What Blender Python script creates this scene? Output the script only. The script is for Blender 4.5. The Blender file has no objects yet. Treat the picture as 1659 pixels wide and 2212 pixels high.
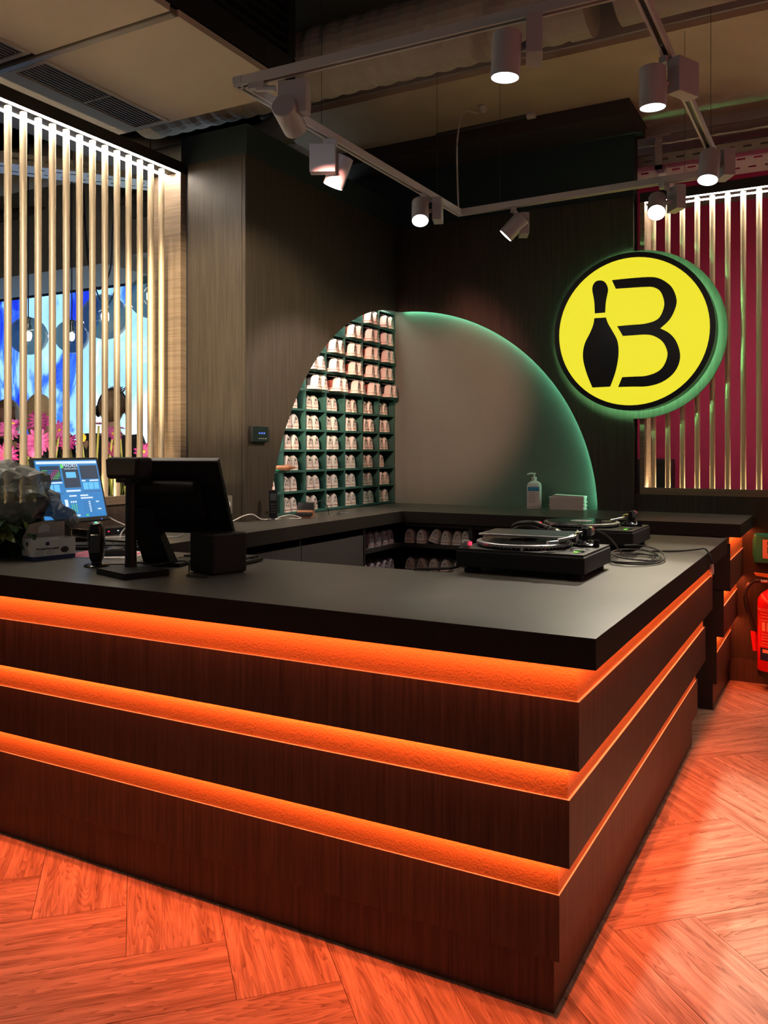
import bpy, bmesh, math, random
from mathutils import Vector, Matrix, noise

rnd = random.Random(7)
sc = bpy.context.scene
COL = sc.collection
PI = math.pi

# ------------------------------------------------------------------ camera
FPX = 1823.0
cam_d = bpy.data.cameras.new('camera')
cam_d.sensor_fit = 'VERTICAL'
cam_d.sensor_height = 36.0
cam_d.lens = FPX / 2212.0 * 36.0
cam_d.shift_y = -(1106.0 - 970.0) / 2212.0
cam_d.clip_start = 0.05
cam = bpy.data.objects.new('camera', cam_d)
COL.objects.link(cam)
cam.location = (0, 0, 1.40)
cam.rotation_euler = (PI / 2, 0, math.radians(28.56))
sc.camera = cam

# ------------------------------------------------------------------ world, exposure
w = bpy.data.worlds.new('world')
sc.world = w
w.use_nodes = True
w.node_tree.nodes['Background'].inputs[0].default_value = (1.0, 0.86, 0.74, 1)
w.node_tree.nodes['Background'].inputs[1].default_value = 0.05
vs = sc.view_settings
vs.view_transform = 'Standard'
vs.look = 'None'
vs.exposure = 0.0
vs.gamma = 1.0
vs.use_curve_mapping = False
sc.cycles.max_bounces = 6
sc.cycles.diffuse_bounces = 3
sc.cycles.glossy_bounces = 3
sc.cycles.transmission_bounces = 4
sc.cycles.transparent_max_bounces = 6
sc.cycles.caustics_reflective = False
sc.cycles.caustics_refractive = False

# light levels, all in one place
P_LED = 2.7          # red-orange strips under the counter tiers, watts per metre
P_SPOT = 46.0        # track spotlights, watts
C_LED = (1.0, 0.145, 0.045)
C_WHITE = (1.0, 0.88, 0.74)
C_PINK = (1.0, 0.36, 0.27)


def area(name, loc, size, size_y, power, color, rot=(0, 0, 0), parent=None):
    l = bpy.data.lights.new(name, 'AREA')
    l.shape = 'RECTANGLE'
    l.size = size
    l.size_y = size_y
    l.energy = power
    l.color = color
    o = bpy.data.objects.new(name, l)
    COL.objects.link(o)
    o.location = loc
    o.rotation_euler = rot
    if parent:
        o.parent = parent
    return o


# ------------------------------------------------------------------ materials
MATS = {}


def nt_of(name):
    m = bpy.data.materials.new(name)
    m.use_nodes = True
    nt = m.node_tree
    b = nt.nodes['Principled BSDF']
    return m, nt, b


def mat(name, col, rough=0.5, metal=0.0, emis=None, estr=0.0, spec=0.5, var=0.0, vscale=8.0, bump=0.0, bscale=60.0,
        trans=0.0, alpha=1.0, coat=0.0):
    m, nt, b = nt_of(name)
    c4 = (*col, 1)
    b.inputs['Base Color'].default_value = c4
    b.inputs['Roughness'].default_value = rough
    b.inputs['Metallic'].default_value = metal
    b.inputs['Specular IOR Level'].default_value = spec
    b.inputs['Coat Weight'].default_value = coat
    if trans:
        b.inputs['Transmission Weight'].default_value = trans
    if alpha < 1:
        b.inputs['Alpha'].default_value = alpha
    if emis:
        b.inputs['Emission Color'].default_value = (*emis, 1)
        b.inputs['Emission Strength'].default_value = estr
    if var or bump:
        tc = nt.nodes.new('ShaderNodeTexCoord')
        if var:
            n = nt.nodes.new('ShaderNodeTexNoise')
            n.inputs['Scale'].default_value = vscale
            n.inputs['Detail'].default_value = 5
            nt.links.new(tc.outputs['Object'], n.inputs['Vector'])
            mx = nt.nodes.new('ShaderNodeMix')
            mx.data_type = 'RGBA'
            nt.links.new(n.outputs['Fac'], mx.inputs['Factor'])
            mx.inputs['A'].default_value = tuple(c * (1 - var) for c in col) + (1,)
            mx.inputs['B'].default_value = tuple(min(1, c * (1 + var)) for c in col) + (1,)
            nt.links.new(mx.outputs['Result'], b.inputs['Base Color'])
        if bump:
            n2 = nt.nodes.new('ShaderNodeTexNoise')
            n2.inputs['Scale'].default_value = bscale
            n2.inputs['Detail'].default_value = 3
            nt.links.new(tc.outputs['Object'], n2.inputs['Vector'])
            bp = nt.nodes.new('ShaderNodeBump')
            bp.inputs['Strength'].default_value = bump
            bp.inputs['Distance'].default_value = 0.004
            nt.links.new(n2.outputs['Fac'], bp.inputs['Height'])
            nt.links.new(bp.outputs['Normal'], b.inputs['Normal'])
    MATS[name] = m
    return m


def wood(name, dark, light, stretch=(1, 1, 1), scale=6.0, rough=0.45, contrast=(0.3, 0.7), bump=0.15, spec=0.4, rand=False, rings=False):
    """grain made of noise stretched along one axis of the object's own coordinates"""
    m, nt, b = nt_of(name)
    N = nt.nodes.new
    L = nt.links.new
    tc = N('ShaderNodeTexCoord')
    mp = N('ShaderNodeMapping')
    mp.inputs['Scale'].default_value = stretch
    L(tc.outputs['Object'], mp.inputs['Vector'])
    vec = mp.outputs['Vector']
    if rand:
        oi = N('ShaderNodeObjectInfo')
        mul = N('ShaderNodeMath')
        mul.operation = 'MULTIPLY'
        mul.inputs[1].default_value = 57.0
        L(oi.outputs['Random'], mul.inputs[0])
        cb = N('ShaderNodeCombineXYZ')
        L(mul.outputs[0], cb.inputs[0])
        L(mul.outputs[0], cb.inputs[1])
        L(mul.outputs[0], cb.inputs[2])
        ad = N('ShaderNodeVectorMath')
        ad.operation = 'ADD'
        L(vec, ad.inputs[0])
        L(cb.outputs[0], ad.inputs[1])
        vec = ad.outputs[0]
    n = N('ShaderNodeTexNoise')
    n.inputs['Scale'].default_value = scale
    n.inputs['Detail'].default_value = 8
    n.inputs['Roughness'].default_value = 0.62
    L(vec, n.inputs['Vector'])
    fac = n.outputs['Fac']
    if rings:
        # cathedral figure: a slow noise turned into thin repeated bands
        n3 = N('ShaderNodeTexNoise')
        n3.inputs['Scale'].default_value = scale * 0.42
        n3.inputs['Detail'].default_value = 2
        L(vec, n3.inputs['Vector'])
        m3 = N('ShaderNodeMath')
        m3.operation = 'MULTIPLY'
        m3.inputs[1].default_value = 26.0
        L(n3.outputs['Fac'], m3.inputs[0])
        fr = N('ShaderNodeMath')
        fr.operation = 'FRACT'
        L(m3.outputs[0], fr.inputs[0])
        pw = N('ShaderNodeMath')
        pw.operation = 'POWER'
        pw.inputs[1].default_value = 2.2
        L(fr.outputs[0], pw.inputs[0])
        sub = N('ShaderNodeMath')
        sub.operation = 'MULTIPLY_ADD'
        sub.inputs[1].default_value = -0.20
        L(pw.outputs[0], sub.inputs[0])
        L(fac, sub.inputs[2])
        fac = sub.outputs[0]
    rp = N('ShaderNodeValToRGB')
    rp.color_ramp.elements[0].position = contrast[0]
    rp.color_ramp.elements[0].color = (*dark, 1)
    rp.color_ramp.elements[1].position = contrast[1]
    rp.color_ramp.elements[1].color = (*light, 1)
    L(fac, rp.inputs['Fac'])
    L(rp.outputs['Color'], b.inputs['Base Color'])
    b.inputs['Roughness'].default_value = rough
    b.inputs['Specular IOR Level'].default_value = spec
    if bump:
        bp = N('ShaderNodeBump')
        bp.inputs['Strength'].default_value = bump
        bp.inputs['Distance'].default_value = 0.002
        L(fac, bp.inputs['Height'])
        L(bp.outputs['Normal'], b.inputs['Normal'])
    MATS[name] = m
    return m


wood('plank', (0.20, 0.11, 0.065), (0.60, 0.42, 0.29), stretch=(0.55, 7.0, 1), scale=5.0, rough=0.55, contrast=(0.22, 0.62), bump=0.12, spec=0.25, rand=True, rings=True)
wood('panel', (0.036, 0.024, 0.018), (0.094, 0.066, 0.050), stretch=(26, 26, 0.9), scale=4.0, rough=0.5, contrast=(0.3, 0.72), bump=0.25)
wood('wallwood', (0.026, 0.019, 0.013), (0.058, 0.044, 0.031), stretch=(22, 22, 0.8), scale=4.0, rough=0.55, contrast=(0.3, 0.72), bump=0.25)
wood('jambwood', (0.16, 0.11, 0.07), (0.30, 0.22, 0.15), stretch=(1.0, 1.0, 26), scale=4.0, rough=0.5, contrast=(0.3, 0.72), bump=0.2)
mat('worktop', (0.085, 0.078, 0.066), rough=0.40, var=0.30, vscale=5, bump=0.06, bscale=240, spec=0.45)
mat('edge', (0.022, 0.018, 0.016), rough=0.55, spec=0.3)
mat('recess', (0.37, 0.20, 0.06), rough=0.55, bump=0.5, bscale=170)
mat('carcass', (0.018, 0.016, 0.015), rough=0.6)
mat('cabdoor', (0.055, 0.055, 0.058), rough=0.6, var=0.2, vscale=40)
mat('recwall', (0.145, 0.205, 0.172), rough=0.75, bump=0.2, bscale=220)
mat('tealwall', (0.010, 0.028, 0.032), rough=0.7)
mat('green', (0.030, 0.105, 0.088), rough=0.5)
mat('black', (0.012, 0.012, 0.013), rough=0.45)
mat('blackgloss', (0.010, 0.010, 0.012), rough=0.18)
mat('blackmatt', (0.010, 0.010, 0.011), rough=0.6, spec=0.25)
mat('brass', (0.80, 0.64, 0.41), rough=0.42, metal=0.25)
mat('led', (0.9, 0.9, 0.9), emis=(1.0, 0.90, 0.78), estr=75.0)
mat('ledwarm', (0.9, 0.9, 0.9), emis=(1.0, 0.80, 0.50), estr=90.0)
mat('ledgreen', (0.2, 0.9, 0.5), emis=(0.28, 1.0, 0.42), estr=110.0)
mat('ledmint', (0.8, 0.9, 0.8), emis=(0.34, 1.0, 0.60), estr=26.0)
mat('ledpeach', (0.9, 0.8, 0.7), emis=(1.0, 0.80, 0.66), estr=42.0)
mat('ledge', (0.62, 0.50, 0.42), rough=0.4)
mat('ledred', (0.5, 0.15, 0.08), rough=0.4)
mat('ceilpanel', (0.56, 0.48, 0.39), rough=0.8, var=0.10, vscale=3)
mat('ceilraw', (0.50, 0.42, 0.31), rough=0.85, var=0.18, vscale=4, bump=0.25, bscale=30)
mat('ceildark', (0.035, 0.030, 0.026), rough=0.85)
mat('greybeam', (0.34, 0.335, 0.32), rough=0.8)
mat('duct', (0.34, 0.30, 0.255), rough=0.6, var=0.1, vscale=9)
mat('ductdark', (0.10, 0.095, 0.09), rough=0.7)
mat('grillemetal', (0.20, 0.17, 0.135), rough=0.5)
mat('railmetal', (0.50, 0.49, 0.50), rough=0.45)
mat('spotmetal', (0.42, 0.42, 0.45), rough=0.45)
mat('lamplens', (1, 1, 1), emis=(0.95, 0.97, 1.0), estr=14.0)
mat('traymetal', (0.46, 0.44, 0.42), rough=0.4, metal=0.5)
mat('magenta', (0.40, 0.014, 0.085), rough=0.7)
mat('signyellow', (0.7, 0.65, 0.05), rough=0.35, emis=(0.86, 0.79, 0.030), estr=0.92)
mat('signblack', (0.010, 0.009, 0.009), rough=0.25)
mat('white', (0.75, 0.73, 0.70), rough=0.5)
mat('cream', (0.70, 0.62, 0.55), rough=0.55, var=0.06, vscale=30)
mat('shoewhite', (0.62, 0.58, 0.55), rough=0.55)
mat('shoesole', (0.74, 0.68, 0.62), rough=0.6)
mat('shoegrey', (0.30, 0.30, 0.36), rough=0.6)
mat('shoered', (0.24, 0.055, 0.035), rough=0.45)
mat('shoeblack', (0.025, 0.022, 0.022), rough=0.5)
mat('ink', (0.02, 0.02, 0.02), rough=0.6)
mat('inkred', (0.50, 0.05, 0.04), rough=0.6)
mat('inkblue', (0.012, 0.02, 0.09), rough=0.5)
mat('chrome', (0.75, 0.75, 0.76), rough=0.18, metal=1.0)
mat('alu', (0.42, 0.42, 0.43), rough=0.36, metal=1.0)
mat('vinyl', (0.012, 0.013, 0.014), rough=0.15)
mat('glassdark', (0.05, 0.06, 0.06), rough=0.05, spec=0.8)
mat('plasticwhite', (0.78, 0.76, 0.73), rough=0.35)
mat('labelblue', (0.05, 0.36, 0.62), rough=0.4)
mat('paper', (0.78, 0.72, 0.68), rough=0.8)
mat('paperpink', (0.66, 0.16, 0.22), rough=0.6)
mat('extred', (0.62, 0.012, 0.018), rough=0.28)
mat('extlabel', (0.80, 0.42, 0.30), rough=0.5)
mat('aidgreen', (0.02, 0.25, 0.13), rough=0.35)
mat('signgreen', (0.01, 0.22, 0.09), rough=0.5)
mat('orangeplastic', (0.75, 0.25, 0.04), rough=0.4)
mat('leatherbrown', (0.30, 0.13, 0.06), rough=0.4)
mat('screenblue', (0.0, 0.02, 0.05), rough=0.3, emis=(0.006, 0.20, 0.55), estr=1.0)
mat('screencyan', (0.0, 0.02, 0.05), rough=0.3, emis=(0.12, 0.55, 0.95), estr=1.0)
mat('screendark', (0.0, 0.01, 0.02), rough=0.3, emis=(0.004, 0.022, 0.06), estr=1.0)
mat('screenwhite', (0.0, 0.02, 0.05), rough=0.3, emis=(0.70, 0.85, 1.0), estr=1.0)
mat('screengreen', (0.0, 0.02, 0.05), rough=0.3, emis=(0.12, 0.75, 0.10), estr=1.0)
mat('screenred', (0.0, 0.02, 0.05), rough=0.3, emis=(0.55, 0.03, 0.22), estr=1.0)
mat('indgreen', (0.1, 0.5, 0.2), emis=(0.12, 1.0, 0.35), estr=1.5)
mat('indblue', (0.1, 0.1, 0.5), emis=(0.05, 0.15, 1.0), estr=1.5)
mat('indred', (0.5, 0.05, 0.05), emis=(1.0, 0.02, 0.06), estr=2.5)
mat('stem', (0.42, 0.46, 0.13), rough=0.6)
mat('petal', (0.46, 0.03, 0.30), rough=0.55)
mat('petallight', (0.70, 0.13, 0.48), rough=0.55)
mat('petalyellow', (0.85, 0.62, 0.06), rough=0.6)
mat('grass', (0.20, 0.27, 0.04), rough=0.6)
mat('leaf', (0.02, 0.075, 0.022), rough=0.45, var=0.4, vscale=14)
mat('leaflight', (0.20, 0.26, 0.07), rough=0.5)
mat('plasticwrap', (0.13, 0.145, 0.135), rough=0.3, alpha=0.8, spec=0.5, bump=0.9, bscale=26)
mat('skin', (0.52, 0.31, 0.22), rough=0.55)
mat('clothblack', (0.012, 0.012, 0.016), rough=0.85)
mat('hairblond', (0.60, 0.42, 0.22), rough=0.5, var=0.35, vscale=40)
mat('hairbrown', (0.22, 0.13, 0.07), rough=0.5, var=0.35, vscale=40)
mat('bulb', (1, 1, 1), emis=(1.0, 0.93, 0.85), estr=130.0)
mat('cord', (0.008, 0.010, 0.03), rough=0.6)
mat('cableblack', (0.014, 0.014, 0.015), rough=0.35)
mat('cablewhite', (0.70, 0.68, 0.64), rough=0.45)

# smoked globe glass: thin shell, part see-through, part mirror
m, nt, b = nt_of('smokeglass')
b.inputs['Base Color'].default_value = (0.012, 0.035, 0.045, 1)
b.inputs['Roughness'].default_value = 0.04
b.inputs['Alpha'].default_value = 0.66
b.inputs['Specular IOR Level'].default_value = 0.9
MATS['smokeglass'] = m

# the big video wall: blue to white clouds, it gives off its own light
m, nt, b = nt_of('videowall')
tc = nt.nodes.new('ShaderNodeTexCoord')
mp = nt.nodes.new('ShaderNodeMapping')
mp.inputs['Scale'].default_value = (0.9, 1, 0.55)
nz = nt.nodes.new('ShaderNodeTexNoise')
nz.inputs['Scale'].default_value = 1.15
nz.inputs['Detail'].default_value = 9
nz.inputs['Roughness'].default_value = 0.58
nz.inputs['Distortion'].default_value = 0.8
rp = nt.nodes.new('ShaderNodeValToRGB')
e = rp.color_ramp.elements
e[0].position = 0.34
e[0].color = (0.010, 0.035, 0.62, 1)
e[1].position = 0.57
e[1].color = (0.78, 0.93, 1.0, 1)
for pos, c in ((0.385, (0.05, 0.19, 0.92, 1)), (0.42, (0.30, 0.62, 1.0, 1)), (0.50, (0.38, 0.72, 1.0, 1))):
    k = e.new(pos)
    k.color = c
nt.links.new(tc.outputs['Object'], mp.inputs['Vector'])
nt.links.new(mp.outputs['Vector'], nz.inputs['Vector'])
sxyz = nt.nodes.new('ShaderNodeSeparateXYZ')
nt.links.new(tc.outputs['Object'], sxyz.inputs[0])
gx = nt.nodes.new('ShaderNodeMath')
gx.operation = 'MULTIPLY_ADD'
gx.inputs[1].default_value = 0.085
nt.links.new(sxyz.outputs['X'], gx.inputs[0])
nt.links.new(nz.outputs['Fac'], gx.inputs[2])
gz = nt.nodes.new('ShaderNodeMath')
gz.operation = 'MULTIPLY_ADD'
gz.inputs[1].default_value = -0.085
nt.links.new(sxyz.outputs['Z'], gz.inputs[0])
nt.links.new(gx.outputs[0], gz.inputs[2])
ofs = nt.nodes.new('ShaderNodeMath')
ofs.inputs[1].default_value = 0.13
nt.links.new(gz.outputs[0], ofs.inputs[0])
nt.links.new(ofs.outputs[0], rp.inputs['Fac'])
b.inputs['Base Color'].default_value = (0, 0, 0, 1)
nt.links.new(rp.outputs['Color'], b.inputs['Emission Color'])
b.inputs['Emission Strength'].default_value = 1.4
MATS['videowall'] = m


# ------------------------------------------------------------------ mesh building
class MB:
    def __init__(s):
        s.bm = bmesh.new()

    def face(s, pts):
        return s.bm.faces.new([s.bm.verts.new(p) for p in pts])

    def box(s, x0, x1, y0, y1, z0, z1, bev=0.0, mtx=None):
        t = bmesh.new()
        bmesh.ops.create_cube(t, size=1)
        for v in t.verts:
            v.co = Vector(((x0 + x1) / 2 + v.co.x * (x1 - x0), (y0 + y1) / 2 + v.co.y * (y1 - y0), (z0 + z1) / 2 + v.co.z * (z1 - z0)))
        if bev:
            bmesh.ops.bevel(t, geom=t.edges[:], offset=bev, segments=2, affect='EDGES', profile=0.5)
        s._merge(t, mtx)
        return s

    def _merge(s, t, mtx=None):
        if mtx is not None:
            t.transform(mtx)
        me = bpy.data.meshes.new('tmp')
        t.to_mesh(me)
        t.free()
        s.bm.from_mesh(me)
        bpy.data.meshes.remove(me)

    def cyl(s, r, z0, z1, seg=24, r2=None, mtx=None, cap=True):
        t = bmesh.new()
        bmesh.ops.create_cone(t, cap_ends=cap, cap_tris=False, segments=seg, radius1=r, radius2=r if r2 is None else r2, depth=abs(z1 - z0))
        bmesh.ops.translate(t, verts=t.verts, vec=(0, 0, (z0 + z1) / 2))
        s._merge(t, mtx)
        return s

    def sphere(s, r, c=(0, 0, 0), sx=1, sy=1, sz=1, u=20, v=12, mtx=None):
        t = bmesh.new()
        bmesh.ops.create_uvsphere(t, u_segments=u, v_segments=v, radius=r)
        for q in t.verts:
            q.co = Vector((c[0] + q.co.x * sx, c[1] + q.co.y * sy, c[2] + q.co.z * sz))
        s._merge(t, mtx)
        return s

    def lathe(s, prof, seg=24, mtx=None):
        """profile of (radius, z) turned round z"""
        t = bmesh.new()
        rings = []
        for r, z in prof:
            if r < 1e-6:
                rings.append([t.verts.new((0, 0, z))])
            else:
                rings.append([t.verts.new((r * math.cos(2 * PI * k / seg), r * math.sin(2 * PI * k / seg), z)) for k in range(seg)])
        for a, c in zip(rings, rings[1:]):
            for k in range(seg):
                k2 = (k + 1) % seg
                if len(a) == 1 and len(c) == 1:
                    continue
                if len(a) == 1:
                    t.faces.new([a[0], c[k2], c[k]])
                elif len(c) == 1:
                    t.faces.new([a[k], a[k2], c[0]])
                else:
                    t.faces.new([a[k], a[k2], c[k2], c[k]])
        s._merge(t, mtx)
        return s

    def tube(s, pts, r, seg=8, mtx=None, radii=None):
        pts = [Vector(p) for p in pts]
        t = bmesh.new()
        rings = []
        up = Vector((0, 0, 1))
        for i, p in enumerate(pts):
            d = (pts[min(i + 1, len(pts) - 1)] - pts[max(i - 1, 0)])
            d = d.normalized() if d.length > 1e-9 else Vector((0, 0, 1))
            a = d.cross(up)
            if a.length < 1e-3:
                a = d.cross(Vector((1, 0, 0)))
            a.normalize()
            bb = a.cross(d)
            rr = radii[i] if radii else r
            rings.append([t.verts.new(p + a * rr * math.cos(2 * PI * k / seg) + bb * rr * math.sin(2 * PI * k / seg)) for k in range(seg)])
        for a, c in zip(rings, rings[1:]):
            for k in range(seg):
                k2 = (k + 1) % seg
                t.faces.new([a[k], a[k2], c[k2], c[k]])
        t.faces.new(rings[0][::-1])
        t.faces.new(rings[-1])
        s._merge(t, mtx)
        return s

    def prism(s, poly, d0, d1, axis='z', mtx=None):
        """polygon in the two other axes, pushed along one axis from d0 to d1"""
        def P(a, c, d):
            return (a, c, d) if axis == 'z' else ((a, d, c) if axis == 'y' else (d, a, c))
        t = bmesh.new()
        A = [t.verts.new(P(a, c, d0)) for a, c in poly]
        B = [t.verts.new(P(a, c, d1)) for a, c in poly]
        n = len(poly)
        t.faces.new(A)
        t.faces.new(B[::-1])
        for k in range(n):
            t.faces.new([A[k], B[k], B[(k + 1) % n], A[(k + 1) % n]])
        bmesh.ops.recalc_face_normals(t, faces=t.faces)
        s._merge(t, mtx)
        return s

    def loft(s, rings, cap=True, mtx=None):
        t = bmesh.new()
        R = [[t.verts.new(p) for p in r] for r in rings]
        n = len(rings[0])
        for a, c in zip(R, R[1:]):
            for k in range(n):
                t.faces.new([a[k], a[(k + 1) % n], c[(k + 1) % n], c[k]])
        if cap:
            t.faces.new(R[0][::-1])
            t.faces.new(R[-1])
        bmesh.ops.recalc_face_normals(t, faces=t.faces)
        s._merge(t, mtx)
        return s

    def build(s, name, material, parent=None, smooth=False):
        me = bpy.data.meshes.new(name)
        bmesh.ops.recalc_face_normals(s.bm, faces=s.bm.faces)
        s.bm.to_mesh(me)
        s.bm.free()
        if smooth:
            for p in me.polygons:
                p.use_smooth = True
            try:
                me.set_sharp_from_angle(angle=math.radians(40))
            except Exception:
                pass
        me.materials.append(MATS[material])
        o = bpy.data.objects.new(name, me)
        COL.objects.link(o)
        if parent:
            o.parent = parent
        return o


def tag(o, label, cat, group=None):
    o['label'] = label
    o['category'] = cat
    if group:
        o['group'] = group
    return o


def thing(name, label, cat, loc=(0, 0, 0), rot=(0, 0, 0), group=None):
    o = bpy.data.objects.new(name, None)
    o.empty_display_size = 0.05
    COL.objects.link(o)
    o.location = loc
    o.rotation_euler = rot
    return tag(o, label, cat, group)


def struct(o):
    o['kind'] = 'structure'
    return o


def room(name, loc=(0, 0, 0)):
    o = bpy.data.objects.new(name, None)
    o.empty_display_size = 0.05
    COL.objects.link(o)
    o.location = loc
    return struct(o)


def copy_tree(o, parent=None):
    c = o.copy()
    COL.objects.link(c)
    c.parent = parent
    for ch in list(o.children):
        copy_tree(ch, c)
    return c


TEXT_CACHE = {}


def text_mesh(txt, size, depth=0.0006):
    key = (txt, size)
    if key not in TEXT_CACHE:
        cu = bpy.data.curves.new('lettering', 'FONT')
        cu.body = txt
        cu.size = size
        cu.align_x = 'CENTER'
        cu.align_y = 'CENTER'
        cu.extrude = depth
        cu.resolution_u = 3
        o = bpy.data.objects.new('lettering', cu)
        COL.objects.link(o)
        dg = bpy.context.evaluated_depsgraph_get()
        me = bpy.data.meshes.new_from_object(o.evaluated_get(dg))
        bpy.data.objects.remove(o)
        bpy.data.curves.remove(cu)
        me.materials.clear()
        TEXT_CACHE[key] = me
    return TEXT_CACHE[key]


def lettering(txt, size, material, parent, loc, rot, name='lettering', squash=1.0):
    me = text_mesh(txt, size).copy()
    me.materials.append(MATS[material])
    o = bpy.data.objects.new(name, me)
    COL.objects.link(o)
    o.parent = parent
    o.location = loc
    o.rotation_euler = rot
    o.scale = (squash, 1, 1)
    return o


def rotz(a):
    return Matrix.Rotation(a, 4, 'Z')


def trans(x, y, z):
    return Matrix.Translation((x, y, z))


def smooth_pts(pts, n=6):
    """Catmull-Rom through 3-D points"""
    P = [Vector(p) for p in pts]
    P = [P[0] * 2 - P[1]] + P + [P[-1] * 2 - P[-2]]
    out = []
    for i in range(1, len(P) - 2):
        p0, p1, p2, p3 = P[i - 1:i + 3]
        for k in range(n):
            t = k / n
            out.append(0.5 * ((2 * p1) + (p2 - p0) * t + (2 * p0 - 5 * p1 + 4 * p2 - p3) * t * t + (3 * p1 - p0 - 3 * p2 + p3) * t ** 3))
    out.append(P[-2])
    return out

# =================================================================== THE ROOM
# ---- floor: herringbone planks at 45 degrees, each plank its own piece
floor = room('floor')
MB().box(-4.6, 2.6, -0.6, 5.6, -0.06, -0.012).build('underlay', 'carcass', floor)
PW, PN = 0.2722, 4
S2 = math.sqrt(0.5)
fo = Vector((-2.124, 1.705)) - Vector((S2, -S2)) * PW * PN
pm = MB()
pm.box(0.0007, PW * PN - 0.0007, 0.0007, PW - 0.0007, -0.012, 0.0, bev=0.0006)
plank0 = pm.build('plank', 'plank', floor)
plank_me = plank0.data
first = True
for k in range(-16, 26):
    for s_ in range(-5, 7):
        for kind in ('h', 'v'):
            if kind == 'h':
                p, q = k + s_ * PN, k - s_ * PN
                cp, cq = p + PN / 2, q + 0.5
            else:
                p, q = k + PN + s_ * PN, k + 1 - PN - s_ * PN
                cp, cq = p + 0.5, q + PN / 2
            c = fo + (Vector((S2, -S2)) * cp + Vector((S2, S2)) * cq) * PW
            if not (-3.75 < c.x < 1.9 and 0.0 < c.y < 5.85):
                continue
            a = fo + (Vector((S2, -S2)) * p + Vector((S2, S2)) * q) * PW
            if first:
                o = plank0
                first = False
            else:
                o = plank0.copy()
                COL.objects.link(o)
                o.parent = floor
            if kind == 'h':
                o.location = (a.x, a.y, 0)
                o.rotation_euler = (0, 0, -PI / 4)
            else:
                b_ = fo + (Vector((S2, -S2)) * (p + 1) + Vector((S2, S2)) * q) * PW
                o.location = (b_.x, b_.y, 0)
                o.rotation_euler = (0, 0, PI / 4)

XP, YP = -2.86, 5.47       # faces of the wood panelling, left and back
XR, YR = -2.906, 5.52      # faces recessed inside the arch
ZB = 1.003                 # back worktop
ZT = 0.972                 # front worktop
ZPAN = 3.01                # top of the wood panelling


def arc(cx, cz, r, a0, a1, n):
    return [(cx + r * math.cos(a0 + (a1 - a0) * k / n), cz + r * math.sin(a0 + (a1 - a0) * k / n)) for k in range(n + 1)]


# ---- back wall: panelling with half an arch cut out, a disc lobe carrying the sign
wb = room('wall_back')
ax, az, ar = -2.834, 0.966, 1.434
sx, sz, sr = -1.147, 2.125, 0.533
XE = -1.174
pts = []
a_end = math.asin((ZB - az) / ar)
a_top = math.acos((XP - ax) / ar)
pts += arc(ax, az, ar, a_top, a_end, 40)
pts.append((XE, ZB))
b0 = -math.acos((XE - sx) / sr)
pts += arc(sx, sz, sr, b0, -b0, 40)
pts += [(XE, ZPAN), (XP, ZPAN)]
MB().prism(pts, YP, YP + 0.012, 'y').build('wood_panel', 'wallwood', wb)
MB().box(-1.36, XE, YP + 0.0125, 5.60, 0.0, ZPAN).build('panel_end', 'wallwood', wb)
MB().box(XR - 0.3, -1.36, YR, 5.60, ZB, 2.62).build('recess_back', 'recwall', wb)
MB().box(-3.3, -1.36, YR, 5.60, 0.0, ZB).build('lower_wall', 'carcass', wb)
MB().box(XP - 0.3, -1.36, YR, 5.60, 2.62, ZPAN).build('upper_backing', 'carcass', wb)
MB().box(-3.3, XE, YP + 0.01, 5.60, ZPAN, 3.41).build('painted_band', 'tealwall', wb)
# green strip behind the edge of the arch
gp = [(x, YP + 0.030, z) for x, z in arc(ax, az, ar + 0.020, a_top - 0.02, a_end + 0.01, 40)]
MB().tube(gp, 0.006, 6).build('led_strip', 'ledmint', wb)

# ---- left wall of the nook: panelling with the other half of the arch, and the column in front of it
wl = room('wall_left')
ly, lz, lr = 5.503, 0.773, 1.631
a0 = PI - math.asin((ZB - lz) / lr)
a1 = math.acos((YP - ly) / lr)
pts = [(3.7005, ZB)] + arc(ly, lz, lr, a0, a1, 44) + [(YP, ZPAN), (3.7005, ZPAN)]
MB().prism(pts, XP, XP - 0.012, 'x').build('wood_panel', 'wallwood', wl)
gp = [(XP - 0.027, y, z) for y, z in arc(ly, lz, lr + 0.020, a0 - 0.01, a1 + 0.02, 44)]
MB().tube(gp, 0.006, 6).build('led_strip', 'ledpeach', wl)
MB().box(-3.267, XP - 0.026, 3.675, 3.70, 0, ZPAN).build('column_panel', 'wallwood', wl)
MB().box(XP - 0.023, XP, 3.675, 3.70, 0, ZPAN).build('edge_strip', 'wallwood', wl)
MB().box(-3.267, XR + 0.0, 3.70, 3.80, 0, ZPAN).build('column_core', 'carcass', wl)
MB().box(-3.34, -3.262, 3.70, 3.80, 0, 3.18).build('shadow_gap', 'black', wl)
MB().box(-3.3, XP - 0.002, 3.69, 5.47, ZPAN, 3.18).build('painted_band', 'tealwall', wl)
MB().box(-3.36, XR - 0.34, 3.80, 5.60, 0, ZPAN).build('wall_core', 'carcass', wl)

# ---- right part of the back wall, under the slat screen
wr = room('wall_right')
MB().box(XE, 2.6, 5.50, 5.62, 0.14, 1.1125).build('wood_panel', 'wallwood', wr)
bb = room('baseboard_right')
MB().box(XE, 2.6, 5.495, 5.62, 0.0, 0.139).build('skirting', 'panel', bb)
# left wall under the other slat screen
w3 = room('wall_front_left')
MB().box(-3.42, -3.31, 0.6, 3.66, 0.0, 1.1125).build('wood_panel', 'panel', w3)

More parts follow.
